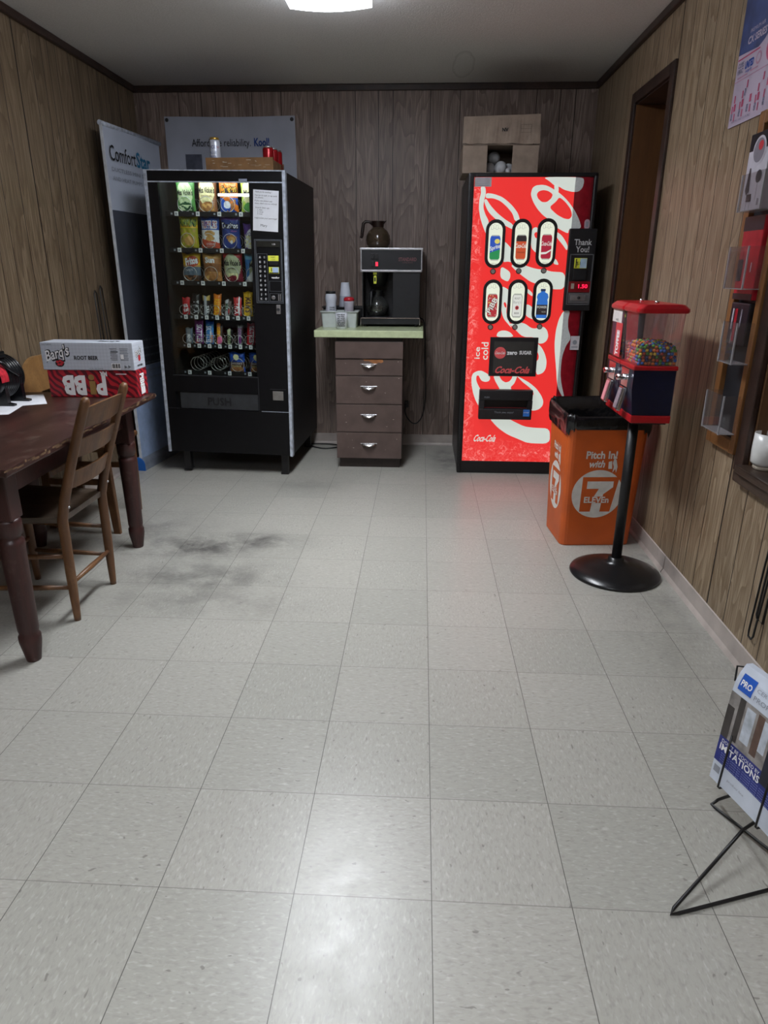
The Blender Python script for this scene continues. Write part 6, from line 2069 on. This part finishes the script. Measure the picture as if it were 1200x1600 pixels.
q.box((1.0035, 1.2745, 1.665), (1.0525, 1.4155, 1.716), PKD, 0.002)
BO2 = (1.0035, 1.415, 1.4905)
q.ell(0.075, 0.172, 0.044, 0.042, PKW, BO2, *LEFTW, lift=0.0012); q.ell(0.075, 0.172, 0.037, 0.035, mat('pack_grey', '77727c', 0.5), BO2, *LEFTW, lift=0.0018); q.ell(0.085, 0.185, 0.016, 0.014, REDINK, BO2, *LEFTW, lift=0.0024)
q.poly([(.03, .125), (.037, .125), (.043, .08), (.047, .055), (.03, .045), (.018, .06), (.022, .085)], PKD, BO2, *LEFTW, lift=0.0012)
q.ell(0.1, 0.095, 0.019, 0.019, PKD, BO2, *LEFTW, lift=0.0012); q.rect(0.1, 0.05, 0.002, 0.05, PKD, BO2, *LEFTW, lift=0.0012)
q.rect(0.052, 0.036, 0.034, 0.022, PKD, BO2, *LEFTW, lift=0.0012); q.rect(0.04, 0.014, 0.002, 0.026, PKD, BO2, *LEFTW, lift=0.0012); q.rect(0.065, 0.014, 0.002, 0.026, PKD, BO2, *LEFTW, lift=0.0012)
q.rect(0.12, 0.02, 0.012, 0.02, MATS['pack_grey'], BO2, *LEFTW, lift=0.0012)
tag(q.build('product_box'), 'white printed product box in the top clear bin of the wall display', 'box')
def hang_pack(y0, y1, z0, z1, lab, m, parts):
    q = MB((1.06, (y0 + y1) / 2, z0))
    q.box((1.045, y0, z0), (XR - 0.0105, y1, z1), m, 0.004)
    for (a0, a1, b0, b1, mm) in parts:
        q.rect((a0 + a1) / 2, (b0 + b1) / 2, a1 - a0, b1 - b0, mm, (1.045, y1, z0), *LEFTW, lift=0.0008)
    tag(q.build('hanging_pack'), lab, 'package', 'packs hanging in the wall display')
hang_pack(1.31, 1.455, 1.21, 1.475, 'large red and black pack hanging below the white product box', PKR, [(.0, .04, .06, .13, PKD), (.014, .02, .07, .12, PKW), (.1, .106, .09, .12, PKW), (.0, .145, .22, .265, PKD), (.0, .145, .0, .02, PKD)])
hang_pack(1.31, 1.45, 1.06, 1.2, 'smaller red and grey striped pack hanging below the large red pack', PKD, [(.02, .03, .05, .12, PKW), (.04, .06, .01, .12, PKR), (.085, .095, .06, .12, MATS['pack_grey']), (.034, .038, .0, .04, PKW)])

# mug on the pass-through sill
SMUG = thing('white_mug', 'white mug standing on the dark wooden sill at the right edge', 'mug', (1.112, 1.145, WZ0 + 0.0062))
q = MB()
q.lathe([(0.034, 0), (0.036, 0.004), (0.036, 0.014)], mat('beige_foot', 'b3a998', 0.4), n=28)
q.lathe([(0.037, 0.014), (0.046, 0.024), (0.048, 0.06), (0.047, 0.122), (0.044, 0.122), (0.044, 0.03), (0.0005, 0.024)], mat('mug_white', 'd3d4d2', 0.25, var=0.02), n=32)
q.build('cup', SMUG)
q = MB(); q.lathe([(0.0005, 0.108), (0.0435, 0.108)], COFFEE, n=28, caps=False); q.build('coffee_fill', SMUG)
q = MB(); q.tube([(0.0, 0.046, 0.105), (0.0, 0.075, 0.1), (0.0, 0.082, 0.07), (0.0, 0.07, 0.042), (0.0, 0.046, 0.036)], 0.006, DARK, 8, smooth_path=2); q.build('handle', SMUG)

# wire hook hanging low on the right wall
q = MB((XR - 0.01, 0.93, 0.3))
xx = XR - 0.012
q.tube([(xx, 0.93, 0.575), (xx, 0.945, 0.4), (xx, 0.958, 0.165), (xx, 0.955, 0.146), (xx, 0.935, 0.144), (xx, 0.925, 0.16), (xx, 0.905, 0.4), (xx, 0.892, 0.575), (xx, 0.911, 0.588)], 0.0035, WIRE, 8, closed=True)
q.lathe([(0.006, 0), (0.006, 0.018), (0.001, 0.02)], STEEL, (XR - 0.001, 0.911, 0.582), (-1, 0, 0), 10)
q.tube([(xx - 0.004, 0.905, 0.585), (xx - 0.004, 0.915, 0.4), (xx - 0.004, 0.925, 0.245), (xx - 0.004, 0.918, 0.232), (xx - 0.004, 0.88, 0.232), (xx - 0.004, 0.872, 0.4), (xx - 0.004, 0.9, 0.585)], 0.0035, WIRE, 8)
tag(q.build('wire_rack'), 'bent black wire rack hanging low on the right wall', 'wire rack')

# magazine stand in the foreground
MS = thing('magazine_stand', 'black bent-wire magazine stand at the lower right corner', 'magazine stand', (0.72, 0.15, 0))
off = MS.location
P0 = Vector((0.642, 0.2, 0.198))
du = Vector((0.258, -0.966, 0)).normalized()
dv = Vector((0.657, 0.2, 0.498)) - P0
dh = dv.length
dv.normalize()
dn = du.cross(dv).normalized()
def mp(a, b, c=0.0):
    return P0 + du * a + dv * b + dn * c
r = 0.0040
q = MB(off)
q.tube([(1.02, 0.155, r), (0.76, 0.07, r), (0.53, -0.004, r), (0.512, -0.008, r + 0.001), (0.522, 0.005, r + 0.004), (0.64, 0.105, 0.03), (0.74, 0.19, 0.052), mp(0.15, 0.03, -0.03), mp(0.15, 0.1, -0.03)], r, WIRE, 10)
q.tube([mp(0.06, 0.1, -0.03), mp(0.06, 0.0, -0.03), (0.745, 0.329, r + 0.01), (0.727, 0.322, r), (0.732, 0.31, r), (0.77, 0.235, r + 0.005), (0.83, 0.115, r + 0.01), (0.9, -0.02, r + 0.015)], r, WIRE, 10)
q.build('wire_feet', MS)
q = MB(off)
for a in (0.036, 0.156):
    q.tube([mp(a, 0.14, 0.0045), mp(a, 0.0, 0.0045), mp(a, -0.0045, 0.0), mp(a, -0.0045, -0.022), mp(a, 0.1, -0.03)], 0.0024, WIRE, 8)
q.tube([mp(-0.012, 0.25, -0.012), mp(-0.016, 0.285, -0.012), mp(0.0, 0.29, -0.03), mp(0.24, 0.29, -0.035)], 0.0024, WIRE, 8)
q.tube([mp(0.03, 0.02, -0.027), mp(0.2, 0.02, -0.027)], 0.0024, WIRE, 8)
for a in (0.03, 0.2):
    q.tube([mp(a, 0.29, -0.035), mp(a, 0.01, -0.03)], 0.0024, WIRE, 8)
q.build('wire_basket', MS)
q = MB(P0)
MG = mat('magazine_white', 'c3cad6', 0.45, var=0.03)
MW, MH = 0.235, dh
n = 8
def curl(b):
    return -0.006 * max(0, (b - 0.24) / 0.06) ** 2 * 3
def mgp(a, b, c):
    return mp(a, b, c + curl(b) - 0.004 * math.sin(PI * a / MW))
vs, fs = [], []
rows = 14
for c in (0.0, -0.016):
    for j in range(rows + 1):
        for i in range(n + 1):
            vs.append(mgp(MW * i / n, MH * j / rows, c))
K = (rows + 1) * (n + 1)
for j in range(rows):
    for i in range(n):
        a = j * (n + 1) + i
        fs.append((a, a + 1, a + n + 2, a + n + 1)); fs.append((K + a, K + a + n + 1, K + a + n + 2, K + a + 1))
for j in range(rows):
    for i in (0, n):
        a = j * (n + 1) + i
        f = (a, a + n + 1, K + a + n + 1, K + a)
        fs.append(f if i == 0 else f[::-1])
for i in range(n):
    for j in (0, rows):
        a = j * (n + 1) + i
        f = (a, K + a, K + a + 1, a + 1)
        fs.append(f if j == 0 else f[::-1])
q.add(vs, fs, MG)
def strip(a0, a1, b0, b1, m, l):
    k, kk = 10, 6
    vs = [mgp(a0 + (a1 - a0) * i / k, b0 + (b1 - b0) * j / kk, l) for j in range(kk + 1) for i in range(k + 1)]
    q.add(vs, [(j * (k + 1) + i, j * (k + 1) + i + 1, (j + 1) * (k + 1) + i + 1, (j + 1) * (k + 1) + i) for j in range(kk) for i in range(k)], m)
def mt(s, a, b, h, m, w, bold=0.0, l=0.0016, align='L'):
    q.text(s, a, b, h, m, C0, X, Z, w=w, bold=bold, align=align, warp=lambda px, py: mgp(px, py, l))
NB = mat('magazine_navy', '1f2a78', 0.45, var=0.05)
strip(0, MW, 0.052, 0.118, NB, 0.0006)
strip(0, MW, 0.118, 0.235, mat('magazine_photo_grey', '8b8683', 0.45, var=0.2, scale=30), 0.0006)
for a0, a1, b0, b1, m in ((.0, .02, .118, .2, 'magazine_photo_dark'), (.028, .044, .125, .235, 'magazine_photo_dark'), (.05, .075, .14, .225, 'magazine_photo_pale'), (.082, .1, .13, .23, 'magazine_photo_brown'), (.1, .118, .15, .225, 'magazine_photo_pale'), (.125, .235, .09, .175, 'magazine_photo_navy'), (.19, .235, .17, .235, 'magazine_photo_dark')):
    strip(a0, a1, b0, b1, mat(m, dict(dark='3b3634', pale='b3bac4', brown='5c463c', navy='191b2b')[m.split('_')[2]], 0.45, var=0.12, scale=40), 0.001)
mt("DON'T BE FOOLED BY", .01, .109, .0085, WHITEINK, .112, .0)
mt('IMITATIONS', .008, .094, .0165, WHITEINK, .118, .02)
for i in range(5):
    mt('trusted parts for trusted work every day', .016, .08 - .006 * i, .0035, mat('pale_blue_text', '8f9ad0', 0.5), .15)
strip(.006, .024, .024, .042, GREYINK, .0008)
mt('product line', .05, .03, .006, GREYINK, .05)
strip(.012, .05, .247, .285, mat('magazine_logo_blue', '2458b8', 0.45), 0.0008)
mt('PRO', .031, .266, .013, WHITEINK, .03, .03, align='C')
mt('CERTIFIED', .058, .272, .008, GREYINK, .07)
mt('PROFESSIONALS', .058, .254, .011, GREYINK, .13)
tag(q.build('magazine', None), 'white and navy trade magazine reading IMITATIONS held in the wire stand', 'magazine')
